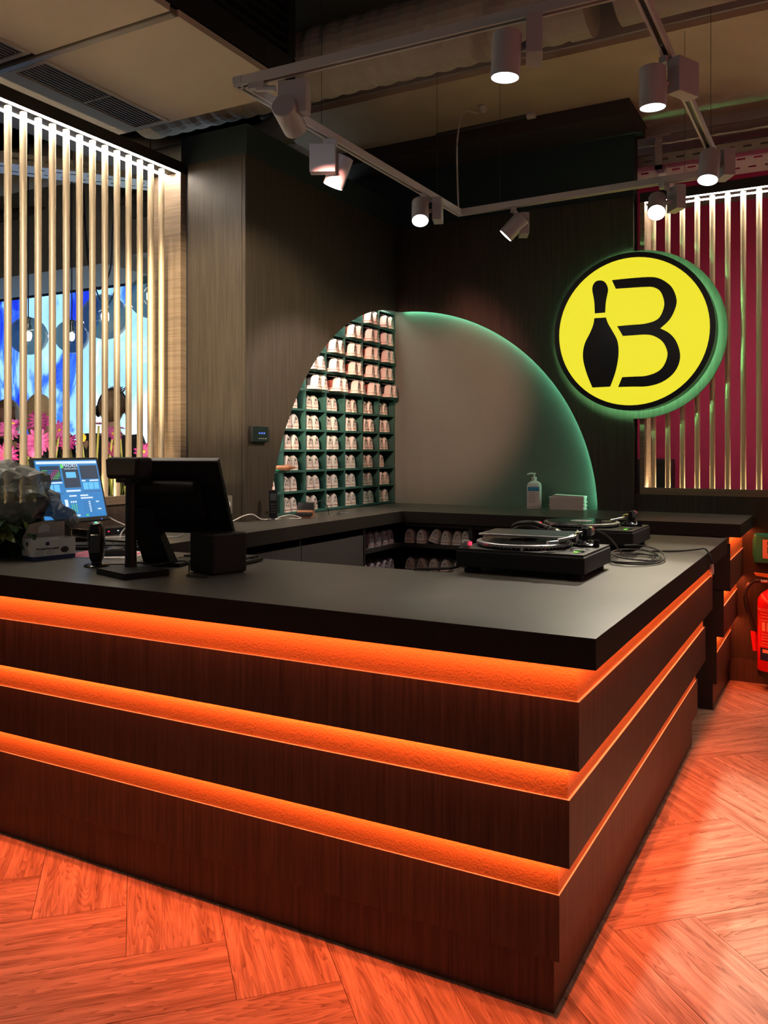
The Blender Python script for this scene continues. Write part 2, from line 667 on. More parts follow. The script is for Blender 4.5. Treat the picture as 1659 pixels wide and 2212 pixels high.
# ---- ceiling
ce = room('ceiling')
MB().box(-6.5, 3.0, -0.8, 5.62, 3.86, 3.95).build('slab', 'ceildark', ce)
MB().box(-3.3, 3.0, 4.42, 5.13, 3.50, 3.86).build('soffit', 'ceilraw', ce)
MB().box(-3.3, 3.0, 4.39, 4.42, 3.53, 3.86).build('soffit_face', 'greybeam', ce)
MB().box(-3.3, XE + 0.05, 5.13, 5.60, 3.41, 3.86).build('shade_painted_soffit', 'ceildark', ce)  # dark colour stands in for the unlit ceiling next to the wall
MB().box(XE + 0.05, 3.0, 5.13, 5.68, 3.50, 3.86).build('side_soffit', 'ceilraw', ce)
MB().box(-1.5, 3.0, 5.68, 5.70, 3.443, 3.86).build('grey_step', 'greybeam', ce)
MB().box(-1.5, 3.0, 5.70, 6.02, 3.443, 3.86).build('pale_soffit', 'ceilpanel', ce)
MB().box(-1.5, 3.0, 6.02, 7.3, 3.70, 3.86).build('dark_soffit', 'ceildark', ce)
MB().box(-7.5, -2.43, -0.8, 3.9, 3.90, 3.94).build('slab_left', 'ceildark', ce)

# the dropped box over the bar's left side: panels, two grilles in its underside, a dark louvred side
bk = thing('ceiling_bulkhead', 'tan boxed-in ceiling unit above the gold slat screen', 'ceiling unit', (-3.04, 3.52, 3.2))


def bulk(name, x0, x1, y0, y1, z0, z1, m, bev=0.0):
    return MB().box(x0 + 3.04, x1 + 3.04, y0 - 3.52, y1 - 3.52, z0 - 3.2, z1 - 3.2, bev).build(name, m, bk)


bulk('panel', -3.24, -2.43, 2.675, 3.52, 3.20, 3.23, 'ceilpanel')
bulk('panel', -3.66, -3.50, 2.675, 3.52, 3.20, 3.23, 'ceilpanel')
bulk('panel', -3.50, -3.24, 3.50, 3.52, 3.20, 3.23, 'ceilpanel')
bulk('panel', -3.24, -2.43, 0.2, 2.625, 3.20, 3.23, 'ceilpanel')
bulk('panel', -3.66, -3.50, 0.2, 2.625, 3.20, 3.23, 'ceilpanel')
bulk('joint_profile', -3.66, -2.43, 2.63, 2.67, 3.192, 3.222, 'grillemetal', 0.006)
bulk('side_face', -2.45, -2.425, 0.2, 3.52, 3.235, 3.36, 'black')
bulk('end_face', -3.66, -2.425, 3.50, 3.52, 3.235, 3.85, 'ductdark')
bulk('duct_core', -3.62, -2.47, 0.2, 3.50, 3.26, 3.84, 'blackmatt')
for k in range(9):
    z = 3.375 + k * 0.052
    bulk('louvre', -2.452, -2.415, 0.2, 3.44, z, z + 0.018, 'black')
bulk('louvre_post', -2.46, -2.41, 3.44, 3.50, 3.36, 3.85, 'black')
bulk('louvre_post', -2.462, -2.412, 2.62, 2.65, 3.36, 3.85, 'black')


def grille(name, lab, y0, y1, mid):
    g = thing(name, lab, 'vent', (-3.37, (y0 + y1) / 2, 3.2), group='ceiling vents')
    L = (y1 - y0) / 2
    MB().box(-0.13, -0.105, -L, L, -0.004, 0.02).build('frame', 'ceilpanel', g)
    MB().box(0.105, 0.13, -L, L, -0.004, 0.02).build('frame', 'ceilpanel', g)
    MB().box(-0.105, 0.105, L - 0.025, L, -0.004, 0.02).build('frame', 'ceilpanel', g)
    MB().box(-0.105, 0.105, -L, -L + 0.025, -0.004, 0.02).build('frame', 'ceilpanel', g)
    MB().box(-0.10, 0.10, mid - 0.006, mid + 0.006, -0.002, 0.015).build('cross_bar', 'ceilpanel', g)
    for k in range(9):
        x = -0.094 + k * 0.0235
        MB().box(x - 0.0025, x + 0.0025, -L + 0.02, L - 0.02, 0.0, 0.018).build('slat', 'grillemetal', g)
    MB().box(-0.11, 0.11, -L + 0.01, L - 0.01, 0.03, 0.04).build('backing', 'blackmatt', g)


grille('ceiling_vent', 'long slatted vent in the tan ceiling right above the gold slats', 2.675, 3.50, 0.02)
grille('ceiling_vent', 'slatted vent cut off by the left edge of the picture', 1.72, 2.60, 0.0)

# ---- ducts along the ceiling
dt = thing('flexible_duct', 'ribbed round ceiling duct running over the bar behind the track rails', 'duct', (-1.7, 3.78, 3.45))
prof = []
n = 70
for k in range(n + 1):
    x = -2.0 + k * (2.62 / n)
    prof.append((x, 0.172 + (0.0 if k % 3 == 0 else 0.008)))
rings = [[(x, r * math.cos(2 * PI * j / 28), r * math.sin(2 * PI * j / 28)) for j in range(28)] for x, r in prof]
MB().loft(rings).build('sleeve', 'duct', dt)
MB().loft([[(x, r * math.cos(2 * PI * j / 28), r * math.sin(2 * PI * j / 28)) for j in range(28)] for x, r in ((0.60, 0.182), (0.70, 0.182))]).build('collar', 'duct', dt)
d2 = thing('smooth_duct', 'smooth round ceiling duct in the top right corner', 'duct', (0.3, 3.78, 3.47))
MB().loft([[(x, r * math.cos(2 * PI * j / 32), r * math.sin(2 * PI * j / 32)) for j in range(32)] for x, r in ((-1.18, 0.165), (-1.17, 0.185), (2.5, 0.185))]).build('pipe', 'duct', d2, smooth=True)
d3 = thing('elbow_duct', 'dark duct elbow between the ceiling unit and the column', 'duct', (-3.3, 4.05, 3.3))
MB().tube(smooth_pts([(-0.9, 0.22, 0.02), (-0.1, 0.22, 0.02), (0.20, 0.22, 0.05), (0.34, 0.21, 0.14), (0.38, 0.20, 0.26)], 6), 0.10, 14).build('pipe', 'greybeam', d3, smooth=True)
# beyond the right-hand screen
wm = room('wall_far_right')
MB().box(-1.9, 3.0, 7.2, 7.3, 0.0, 4.0).build('painted_wall', 'magenta', wm)
bxw = thing('wall_box', 'low black box against the magenta wall behind the gold bars', 'box', (-1.42, 7.06, 1.0))
MB().box(-0.22, 0.22, -0.06, 0.1, 0.0, 0.32, 0.01).build('body', 'black', bxw)
MB().box(-0.2, 0.2, -0.07, -0.06, 0.28, 0.3).build('lip', 'edge', bxw)
MB().box(-0.2, 0.2, -0.05, 0.09, -1.0, 0.0).build('stand', 'black', bxw)


def cable_tray(name, lab, loc, rz, L, W, step=0.05):
    t = thing(name, lab, 'cable tray', loc, (0, 0, rz))
    bm = MB()
    n = int(L / step)
    rows = 5
    rw = W / rows
    for i in range(n):
        x0 = i * step
        for j in range(rows):
            y0 = j * rw
            hole = (j % 2 == 1) and (i % 2 == (0 if j == 1 else 1))
            if hole:
                bm.face([(x0, y0, 0), (x0 + step, y0, 0), (x0 + step, y0 + rw * 0.32, 0), (x0, y0 + rw * 0.32, 0)])
                bm.face([(x0, y0 + rw * 0.68, 0), (x0 + step, y0 + rw * 0.68, 0), (x0 + step, y0 + rw, 0), (x0, y0 + rw, 0)])
            else:
                bm.face([(x0, y0, 0), (x0 + step, y0, 0), (x0 + step, y0 + rw, 0), (x0, y0 + rw, 0)])
    bm.build('perforated_base', 'traymetal', t)
    for y in (0.0, W):
        s = MB()
        hh = 0.07
        for i in range(n):
            x0 = i * step
            if i % 2:
                s.face([(x0, y, 0), (x0 + step, y, 0), (x0 + step, y, hh * 0.4), (x0, y, hh * 0.4)])
                s.face([(x0, y, hh * 0.6), (x0 + step, y, hh * 0.6), (x0 + step, y, hh), (x0, y, hh)])
            else:
                s.face([(x0, y, 0), (x0 + step, y, 0), (x0 + step, y, hh), (x0, y, hh)])
        s.build('side_flange', 'traymetal', t)
    return t


ct = cable_tray('cable_tray', 'perforated metal cable tray above the right gold bars', (-1.5, 5.70, 3.255), 0, 4.2, 0.45)
hg = MB()
hg.box(0.42, 0.465, -0.02, -0.002, -0.03, 0.188)
hg.box(0.36, 0.52, -0.03, 0.02, 0.176, 0.188)
hg.box(0.42, 0.465, -0.02, 0.46, -0.03, -0.005)
hg.build('hanger', 'railmetal', ct)


# ---- the two screens of gold bars
def slat_screen(name, lab, loc, rz, ys, jamb_at, y_far):
    """local frame: bars stand along +y, the room is towards +x; header underside and sill at fixed heights"""
    t = thing(name, lab, 'slat screen', loc, (0, 0, rz))
    z0, z1 = 1.143 - loc[2], 2.965 - loc[2]
    MB().box(-0.21, 0.05, y_far, jamb_at + 0.06, z1 + 0.004, z1 + 0.065).build('header', 'edge', t)
    MB().box(-0.21, 0.05, y_far, jamb_at + 0.06, z0 - 0.03, z0).build('sill', 'jambwood', t)
    MB().box(-0.206, 0.048, jamb_at, jamb_at + 0.06, z0, z1 + 0.004).build('jamb', 'jambwood', t)
    MB().box(0.022, 0.046, y_far, jamb_at, z1 + 0.003, z1 + 0.009).build('led_strip', 'led', t)
    MB().box(-0.085, -0.055, y_far, jamb_at, z1 + 0.003, z1 + 0.009).build('led_strip', 'led', t)
    MB().box(-0.050, -0.030, y_far, jamb_at, z0 + 0.0, z0 + 0.002).build('led_strip', 'ledwarm', t)
    MB().box(0.036, 0.05, y_far, jamb_at, z0, z0 + 0.013).build('sill_lip', 'jambwood', t)
    s0 = None
    for y in ys:
        if s0 is None:
            s0 = MB().cyl(0.0163, z0, z1, 20).build('slat', 'brass', t, smooth=True)
            s0.location = (0, y, 0)
        else:
            c = s0.copy()
            COL.objects.link(c)
            c.parent = t
            c.location = (0, y, 0)
    return t


slat_screen('slat_screen', 'screen of upright gold bars at left with a white light line on top', (-3.35, 2.563, 1.143), 0,
            [k * 0.0823 for k in range(-14, 13)], 1.09, -1.25)
# right one: room towards -y, bars along x -> rotate by -90
t = thing('slat_screen', 'screen of upright gold bars before the magenta wall at right', 'slat screen', (-1.064, 5.55, 1.143))
zz1 = 2.965 - 1.143
MB().box(-0.075, 3.2, -0.05, 0.21, zz1 + 0.004, zz1 + 0.065).build('header', 'edge', t)
MB().box(-0.075, 3.2, -0.05, 0.21, -0.03, 0.0).build('sill', 'jambwood', t)
MB().box(-0.075, -0.046, -0.048, 0.206, 0.0, zz1 + 0.004).build('jamb', 'jambwood', t)
MB().box(-0.046, 3.2, -0.046, -0.022, zz1 + 0.003, zz1 + 0.009).build('led_strip', 'led', t)
MB().box(-0.046, 3.2, 0.055, 0.085, zz1 + 0.003, zz1 + 0.009).build('led_strip', 'led', t)
MB().box(-0.046, 3.2, 0.030, 0.050, 0.0, 0.002).build('led_strip', 'ledwarm', t)
MB().box(-0.046, 3.2, -0.05, -0.036, 0.0, 0.013).build('sill_lip', 'jambwood', t)
s0 = None
for k in range(0, 34):
    if s0 is None:
        s0 = MB().cyl(0.0163, 0, zz1, 20).build('slat', 'brass', t, smooth=True)
    else:
        c = s0.copy()
        COL.objects.link(c)
        c.parent = t
        c.location = (k * 0.0883, 0, 0)

# =================================================================== COUNTERS
# tiers step inwards going down: (front offset from slab edge) and heights
XS, YS = -0.490, 1.899      # corner of the worktop slab
XL = -3.30                  # left end, against the wall
YE = 4.351                  # far end of the worktop
tiers = [  # recess inset, recess z0..z1, panel inset, panel z0..z1
    (0.060, 0.800, 0.900, 0.0535, 0.644, 0.806),
    (0.0915, 0.552, 0.644, 0.0855, 0.395, 0.558),
    (0.125, 0.299, 0.395, 0.121, 0.142, 0.305),
]
wt = thing('worktop', 'dark L-shaped worktop of the front counter carrying the turntables', 'worktop', (XS, YS, 0.900))
wm_ = MB()
wm_.prism([(XL - XS, 0), (0, 0), (0, YE - YS), (-0.71, YE - YS), (-0.71, 0.771), (XL - XS, 0.771)], 0.0, ZT - 0.900 - 0.0012)
wm_.build('slab', 'edge', wt)
MB().prism([(XL - XS, 0), (0, 0), (0, YE - YS), (-0.71, YE - YS), (-0.71, 0.771), (XL - XS, 0.771)], ZT - 0.900 - 0.0012, ZT - 0.900).build('top_layer', 'worktop', wt)

rc = thing('reception_counter', 'tiered dark wood counter base with orange light bands', 'counter', (XS, YS, 0.0))
TH = 0.018
YEND = 4.215 - YS


def leds(name, x0, x1, y0, y1, z, parent):
    """a strip lamp under an overhang, shining down"""
    cx, cy = (x0 + x1) / 2, (y0 + y1) / 2
    lx, ly_ = x1 - x0, y1 - y0
    return area(name, (cx, cy, z), lx, ly_, P_LED * max(lx, ly_), C_LED, (0, 0, 0), parent)


over = [0.0, 0.0535, 0.0855, 0.121]
for i, (ri, rz0, rz1, pi_, pz0, pz1) in enumerate(tiers):
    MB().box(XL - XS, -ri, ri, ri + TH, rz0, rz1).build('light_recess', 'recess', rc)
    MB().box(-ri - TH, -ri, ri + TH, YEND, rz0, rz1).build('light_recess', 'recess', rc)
    MB().box(XL - XS, -pi_, pi_, pi_ + TH, pz0, pz1).build('cladding_panel', 'panel', rc)
    MB().box(-pi_ - TH, -pi_, pi_ + TH, YEND + 0.035, pz0, pz1).build('cladding_panel', 'panel', rc)
    MB().box(XL - XS, -pi_, pi_, ri, pz1, pz1 + 0.0012).build('edge_strip', 'ledge', rc)
    MB().box(-ri, -pi_, ri, YEND, pz1, pz1 + 0.0012).build('edge_strip', 'ledge', rc)
    # strip lamps hidden under the overhang above this recess
    mid = over[i] + (ri - over[i]) * 0.62
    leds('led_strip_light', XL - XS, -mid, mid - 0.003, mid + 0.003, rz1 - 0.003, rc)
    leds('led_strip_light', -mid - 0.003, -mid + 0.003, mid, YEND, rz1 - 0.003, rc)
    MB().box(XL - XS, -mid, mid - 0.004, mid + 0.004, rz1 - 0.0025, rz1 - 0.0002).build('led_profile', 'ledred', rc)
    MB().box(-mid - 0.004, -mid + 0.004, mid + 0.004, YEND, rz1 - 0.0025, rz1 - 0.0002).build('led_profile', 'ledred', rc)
MB().box(XL - XS, -0.140, 0.140, 0.158, 0, 0.142).build('plinth', 'panel', rc)
MB().box(-0.158, -0.140, 0.158, YEND - 0.005, 0, 0.142).build('plinth', 'panel', rc)
cr = MB()
cr.box(XL - XS, -0.16, 0.16, 0.76, 0, 0.8995)
cr.box(-0.70, -0.16, 0.76, YEND, 0, 0.8995)
cr.build('carcass', 'carcass', rc)

# ---- back worktop: runs along the left wall, then along the back wall, and ends in the same tiers
XBF, YBF = -2.48, 4.80
XBE = -0.475
bw = thing('back_worktop', 'dark L-shaped back worktop below the arch and shoe rack', 'worktop', (XBF, YBF, 0.933))
poly = [(-3.30 - XBF, 2.672 - YBF), (0, 2.672 - YBF), (0, 0), (XBE - XBF, 0), (XBE - XBF, 5.499 - YBF),
        (XE - XBF, 5.499 - YBF), (XE - XBF, YR - YBF), (-3.24 - XBF, YR - YBF), (-3.24 - XBF, 3.81 - YBF), (XR - XBF + 0.0, 3.81 - YBF),
        (XR - XBF, 3.674 - YBF), (-3.30 - XBF, 3.674 - YBF)]
MB().prism(poly, 0.0, 0.0688).build('slab', 'edge', bw)
MB().prism(poly, 0.0688, 0.07).build('top_layer', 'worktop', bw)

bs = thing('back_counter', 'dark back counter with open shelves under the worktop', 'cabinet', (XBF, YBF, 0))
B = lambda n, x0, x1, y0, y1, z0, z1, m, bev=0: MB().box(x0 - XBF, x1 - XBF, y0 - YBF, y1 - YBF, z0, z1, bev).build(n, m, bs)
# open shelf run along the back wall
B('shelf_board', -2.86, -0.66, 4.83, 5.50, 0.772, 0.797, 'carcass')
B('shelf_board', -2.86, -0.66, 4.83, 5.50, 0.592, 0.614, 'carcass')
B('base_panel', -2.50, -0.66, 4.86, 5.50, 0.0, 0.42, 'carcass')
B('back_panel', -2.86, -0.66, 5.49, 5.505, 0.42, 0.93, 'carcass')
B('top_rail', -2.48, -0.66, 4.84, 4.86, 0.905, 0.932, 'carcass')
B('divider', -2.035, -2.010, 4.832, 5.49, 0.614, 0.932, 'carcass')
B('divider', -1.35, -1.325, 4.832, 5.49, 0.614, 0.932, 'carcass')
# run along the left wall: doors, then open shelf into the corner
B('shelf_board', -2.88, -2.505, 4.36, 4.83, 0.772, 0.797, 'carcass')
B('shelf_board', -2.88, -2.505, 4.36, 4.83, 0.592, 0.614, 'carcass')
B('side_panel', -2.89, -2.50, 4.335, 4.36, 0.0, 0.932, 'carcass')
B('back_panel', -2.895, -2.88, 2.70, 5.49, 0.0, 0.932, 'carcass')
B('base_panel', -2.88, -2.52, 2.70, 4.335, 0.0, 0.84, 'carcass')
for y0, y1 in ((3.688, 4.345), (3.032, 3.682), (2.70, 3.026)):
    B('cabinet_door', -2.520, -2.500, y0, y1, 0.10, 0.889, 'cabdoor')
for y in (4.345, 3.685):
    B('divider', -2.86, -2.505, y - 0.010, y + 0.008, 0.889, 0.932, 'carcass')
# tiered end at the right
B('end_core', -0.70, -0.645, 4.83, 5.495, 0.0, 0.932, 'carcass')
yb0, yb1 = 4.83, 5.495
for i, (ri, rz0, rz1, pi_, pz0, pz1) in enumerate(tiers):
    if i == 0:
        rz1 = 0.933
    e_ = XBE - 0.0
    B('light_recess', e_ - ri - TH, e_ - ri, yb0 + 0.004, yb1, rz0, rz1, 'recess')
    B('cladding_panel', e_ - pi_ - TH, e_ - pi_, yb0 + 0.002, yb1, pz0, pz1, 'panel')
    B('edge_strip', e_ - ri, e_ - pi_, yb0 + 0.002, yb1, pz1, pz1 + 0.0012, 'ledge')
    B('front_stile', -0.66, e_ - pi_, yb0 - 0.012, yb0, pz0, pz1 + 0.09, 'black')
    mid = over[i] + (ri - over[i]) * 0.62
    leds('led_strip_light', e_ - mid - 0.003 - XBF, e_ - mid + 0.003 - XBF, yb0 - YBF, yb1 - YBF, rz1 - 0.003, bs)
B('plinth', XBE - 0.158, XBE - 0.140, yb0 + 0.002, yb1, 0, 0.142, 'panel')
B('front_stile', -0.72, XBE - 0.140, yb0 - 0.012, yb0, 0, 0.142, 'black')

# =================================================================== SHOE RACK AND SHOES
CW, CH = 0.2341, 0.1253
CY0, CZ0 = 4.099, 1.021       # a divider line and the lowest cubby floor
RX = XR - 0.002
rack = thing('shoe_rack', 'green grid of shoe cubbies seen through the left half of the arch', 'shoe rack', (RX, CY0, CZ0))
for k in range(0, 12):
    z = k * CH
    MB().box(-0.30, 0.0, -1 * CW, 6 * CW + 0.007, z - 0.013 if k else -0.014, z).build('shelf_board', 'green', rack)
for j in range(-1, 7):
    y = j * CW
    MB().box(-0.298, -0.001, y - 0.006, y + 0.006, 0.0, 11 * CH - 0.013).build('divider', 'green', rack)
MB().box(-0.31, -0.30, -1 * CW, 6 * CW, -0.014, 11 * CH).build('back_panel', 'green', rack)

soleO = [(0.005, 0.022), (-0.006, 0.034), (-0.03, 0.039), (-0.07, 0.0395), (-0.11, 0.039), (-0.15, 0.043), (-0.20, 0.048), (-0.235, 0.045), (-0.262, 0.032), (-0.276, 0.012)]


def sole_poly(g):
    a = [(x + (g if i == 0 else (-g if i == len(soleO) - 1 else 0)), w_ + g) for i, (x, w_) in enumerate(soleO)]
    return a + [(x, -w_) for x, w_ in reversed(a)]


def shoe_ring(x, hw, zt, z0=0.020, n=12, tap=0.40):
    out = []
    for k in range(n + 1):
        t = k / n
        a = PI * t
        y = -hw * math.cos(a)
        h = math.sin(a) ** 0.42
        z = z0 + (zt - z0) * h
        out.append((x, y * (1 - tap * h), z))
    return out


me_sole = MB().prism(sole_poly(0), 0, 0.021).build('sole', 'shoesole')
me_stripe = MB().prism(sole_poly(0.0012), 0.0135, 0.0165).build('sole_stripe', 'shoered')
heel_r = [shoe_ring(0.0005, 0.029, 0.080), shoe_ring(-0.010, 0.0335, 0.088), shoe_ring(-0.028, 0.036, 0.090), shoe_ring(-0.040, 0.0368, 0.086), shoe_ring(-0.046, 0.037, 0.081)]
me_heel = MB().loft(heel_r).build('heel_counter', 'shoewhite', smooth=True)
vamp_r = [shoe_ring(-0.038, 0.0360, 0.080), shoe_ring(-0.085, 0.0378, 0.0725), shoe_ring(-0.12, 0.0385, 0.074), shoe_ring(-0.155, 0.0415, 0.068), shoe_ring(-0.20, 0.0455, 0.055), shoe_ring(-0.24, 0.041, 0.045), shoe_ring(-0.264, 0.027, 0.036), shoe_ring(-0.274, 0.008, 0.028)]
me_vamp = MB().loft(vamp_r).build('vamp', 'shoered', smooth=True)
lc = MB()
for k in range(5):
    x = -0.105 - k * 0.018
    z = 0.0755 - k * 0.0035
    lc.tube([(x, -0.022, z - 0.012), (x, -0.012, z - 0.001), (x - 0.004, 0.0, z + 0.002), (x, 0.012, z - 0.001), (x, 0.022, z - 0.012)], 0.0022, 5)
me_lace = lc.build('laces', 'white')
lin = MB()
lin.prism([(-0.016, 0.018), (-0.03, 0.022), (-0.06, 0.022), (-0.09, 0.018), (-0.10, 0.0), (-0.09, -0.018), (-0.06, -0.022), (-0.03, -0.022), (-0.016, -0.018)], 0.0, 0.0045)
me_lining = lin.build('lining', 'shoeblack')
for o in (me_sole, me_stripe, me_heel, me_vamp, me_lace, me_lining):
    COL.objects.unlink(o)


def swap(me, m):
    c = me.copy()
    c.materials.clear()
    c.materials.append(MATS[m])
    return c


SHOE = {}
for kind, (heel, vamp, sole) in {'red': ('shoewhite', 'shoered', 'shoesole'), 'dark': ('shoewhite', 'shoeblack', 'shoesole'), 'white': ('shoewhite', 'shoewhite', 'shoesole'),
                                 'grey': ('shoegrey', 'shoegrey', 'shoegrey')}.items():
    SHOE[kind] = [('sole', swap(me_sole.data, sole)), ('sole_stripe', me_stripe.data), ('heel_counter', swap(me_heel.data, heel)), ('vamp', swap(me_vamp.data, vamp)),
                  ('laces', me_lace.data), ('lining', me_lining.data)]
NUM = {}


def num_mesh(top, low, red):
    key = (top, low, red)
    if key not in NUM:
        ms = []
        for txt, dy, dx, size, m in ((top, 0.012, 0.0, 0.023, 'ink'), (low, -0.009, -0.010, 0.020, 'ink'), (red, -0.009, 0.010, 0.020, 'inkred')):
            if not txt:
                ms.append(None)
                continue
            me = text_mesh(txt, size).copy()
            me.transform(Matrix.Translation((dx, dy, 0)))
            me.materials.append(MATS[m])
            ms.append(me)
        NUM[key] = ms
    return NUM[key]


def shoe(loc, rz, kind, num, label, group, tilt=0.0, roll=0.0):
    r = thing('bowling_shoe', label, 'shoe', loc, (roll, tilt, rz), group)
    for nm, me in SHOE[kind]:
        o = bpy.data.objects.new(nm, me)
        COL.objects.link(o)
        o.parent = r
        if nm == 'lining':
            o.location = (0, 0, 0.0845)
            o.rotation_euler = (0, 0.14, 0)
    for me in num_mesh(*num):
        if me is None:
            continue
        o = bpy.data.objects.new('size_number', me)
        COL.objects.link(o)
        o.parent = r
        o.location = (0.0015, 0, 0.049)
        o.rotation_euler = (PI / 2, 0, PI / 2)
    return r


ORD = ['', 'first', 'second', 'third', 'fourth', 'fifth', 'sixth', 'seventh', 'eighth', 'ninth', 'tenth', 'eleventh']
# which cubbies hold a pair: row counted from the floor -> columns (0 = first full column at the divider line CY0)
occupied = {10: [4, 5], 9: [3, 4, 5], 8: [2, 3, 4, 5], 7: [1, 2, 3, 4, 5], 6: [1, 2, 3, 4, 5], 5: [0, 1, 2, 3, 4, 5], 4: [0, 1, 2, 3, 4, 5],
            3: [0, 1, 2, 3, 4, 5], 2: [0, 1, 2, 3, 4, 5], 1: [-1, 0, 1, 2, 3, 4, 5], 0: [-1, 0, 1, 2, 3, 4, 5]}
NIN = -2.906
# the corner column's neighbours: CY0 is the divider between columns -1 and 0 counted so that column 5 ends at the corner
for row, cols in occupied.items():
    for c in cols:
        single = (row == 2 and c == 5)
        up = row >= 6
        num = ('37', '4', '6') if row < 2 else (('36', '3', '5') if row < 7 else ('35', '2', '4'))
        out = (0.055 if row == 6 else 0.030) if up else -0.008
        out += rnd.uniform(-0.006, 0.006)
        y0 = CY0 + c * CW + 0.055 + (0.026 if up else -0.004) + rnd.uniform(-0.006, 0.006)
        z = CZ0 + row * CH
        kind = 'red' if (row + c) % 2 == 0 and up else ('dark' if up else rnd.choice(('dark', 'red')))
        for s_ in range(1 if single else 2):
            side = 'near' if s_ == 0 else 'far'
            who = 'lone' if single else ('left' if s_ == 0 else 'right')
            lab = '%s cream shoe in %s rack row from top, %s column from corner' % (who, ORD[11 - row], ORD[6 - c])
            shoe((RX + out + rnd.uniform(-0.004, 0.004), y0 + s_ * 0.078, z + 0.0006), rnd.uniform(-0.05, 0.05) + (0.20 if up else 0.0), kind, num, lab, 'shoes in the green rack')

# shoes on the open shelves under the back worktop
ups = [(-2.46, '40', '7', '9', 'white', 0), (-2.376, '40', '7', '9', 'white', 0), (-2.290, '39', '7', '8', 'white', 0.30), (-2.205, '39', '7', '8', 'white', 0), (-2.125, '39', '7', '8', 'white', 0), (-2.058, '39', '7', '8', 'white', -0.16),
       (-1.93, '44', '9', '11', 'white', 0), (-1.85, '44', '9', '11', 'white', 0)]
names_u = ['leftmost, size 40', 'second from left, size 40', 'third from left, tipped up, size 39', 'fourth from left, size 39', 'fifth from left, size 39', 'sixth from left, leaning on divider, size 39', 'first past the divider, size 44', 'second past the divider, size 44']
for (x, a, b_, c_, kd, rl), nmv in zip(ups, names_u):
    shoe((x, 4.852 + rnd.uniform(-0.008, 0.008), 0.7975 + abs(rl) * 0.036), -PI / 2, kd, (a, b_, c_), 'cream shoe on upper shelf under back worktop, ' + nmv, 'shoes under the back worktop', roll=-rl)
los = [(-2.455, '41', '8', '10'), (-2.372, '41', '8', '10'), (-2.287, '40', '7', '9'), (-2.205, '40', '7', '9'), (-2.120, '40', '7', '9')]
for i, (x, a, b_, c_) in enumerate(los):
    shoe((x, 4.852 + rnd.uniform(-0.01, 0.006), 0.6145), -PI / 2, 'white', (a, b_, c_), 'cream shoe on lower shelf under back worktop, %s from left, size %s' % (ORD[i + 1], a), 'shoes under the back worktop')
for i, (y, z, sh) in enumerate([(4.50, 0.7975, 'upper'), (4.585, 0.7975, 'upper'), (4.68, 0.7975, 'upper'), (4.76, 0.7975, 'upper')]):
    shoe((-2.535, y, z), rnd.uniform(-0.08, 0.08), 'grey', ('44', '7', ''), 'grey shoe on upper corner shelf, %s from the grey doors' % ORD[i + 1], 'grey shoes in the corner')
for i, y in enumerate([4.43, 4.515, 4.60, 4.685, 4.765]):
    shoe((-2.535, y, 0.6145), rnd.uniform(-0.08, 0.08), 'grey', ('45', '8', ''), 'grey shoe on lower corner shelf, %s from the grey doors' % ORD[i + 1], 'grey shoes in the corner')

# =================================================================== SIGN
SY = 5.30
sg = thing('round_sign', 'round yellow lit sign with a black bowling pin and letter B', 'sign', (sx, SY, sz))
R_ = 0.487
ring = MB()
outer = arc(0, 0, R_, 0, 2 * PI, 72)[:-1]
MB().loft([[(x, 0.075, z) for x, z in outer], [(x, 0.0, z) for x, z in outer]]).build('housing', 'signblack', sg)
inn = [(x * 0.985, z * 0.985) for x, z in outer]
MB().loft([[(x, 0.0752, z) for x, z in outer], [(x, 0.122, z) for x, z in outer], [(x, 0.122, z) for x, z in inn], [(x, 0.0752, z) for x, z in inn]], cap=False).build('rear_skirt', 'signblack', sg)
rim = MB()
i_ = 0.935
a_, b_ = outer, [(x * i_, z * i_) for x, z in outer]
n = len(outer)
for k in range(n):
    k2 = (k + 1) % n
    rim.face([(a_[k][0], -0.006, a_[k][1]), (a_[k2][0], -0.006, a_[k2][1]), (b_[k2][0], -0.006, b_[k2][1]), (b_[k][0], -0.006, b_[k][1])])
    rim.face([(a_[k][0], -0.006, a_[k][1]), (a_[k2][0], -0.006, a_[k2][1]), (a_[k2][0], 0.0, a_[k2][1]), (a_[k][0], 0.0, a_[k][1])])
    rim.face([(b_[k][0], -0.006, b_[k][1]), (b_[k2][0], -0.006, b_[k2][1]), (b_[k2][0], 0.0, b_[k2][1]), (b_[k][0], 0.0, b_[k][1])])
rim.build('rim', 'signblack', sg)
face = MB()
face.prism([(x * 0.96, z * 0.96) for x, z in outer], -0.003, 0.001, 'y')
face.build('lit_face', 'signyellow', sg)
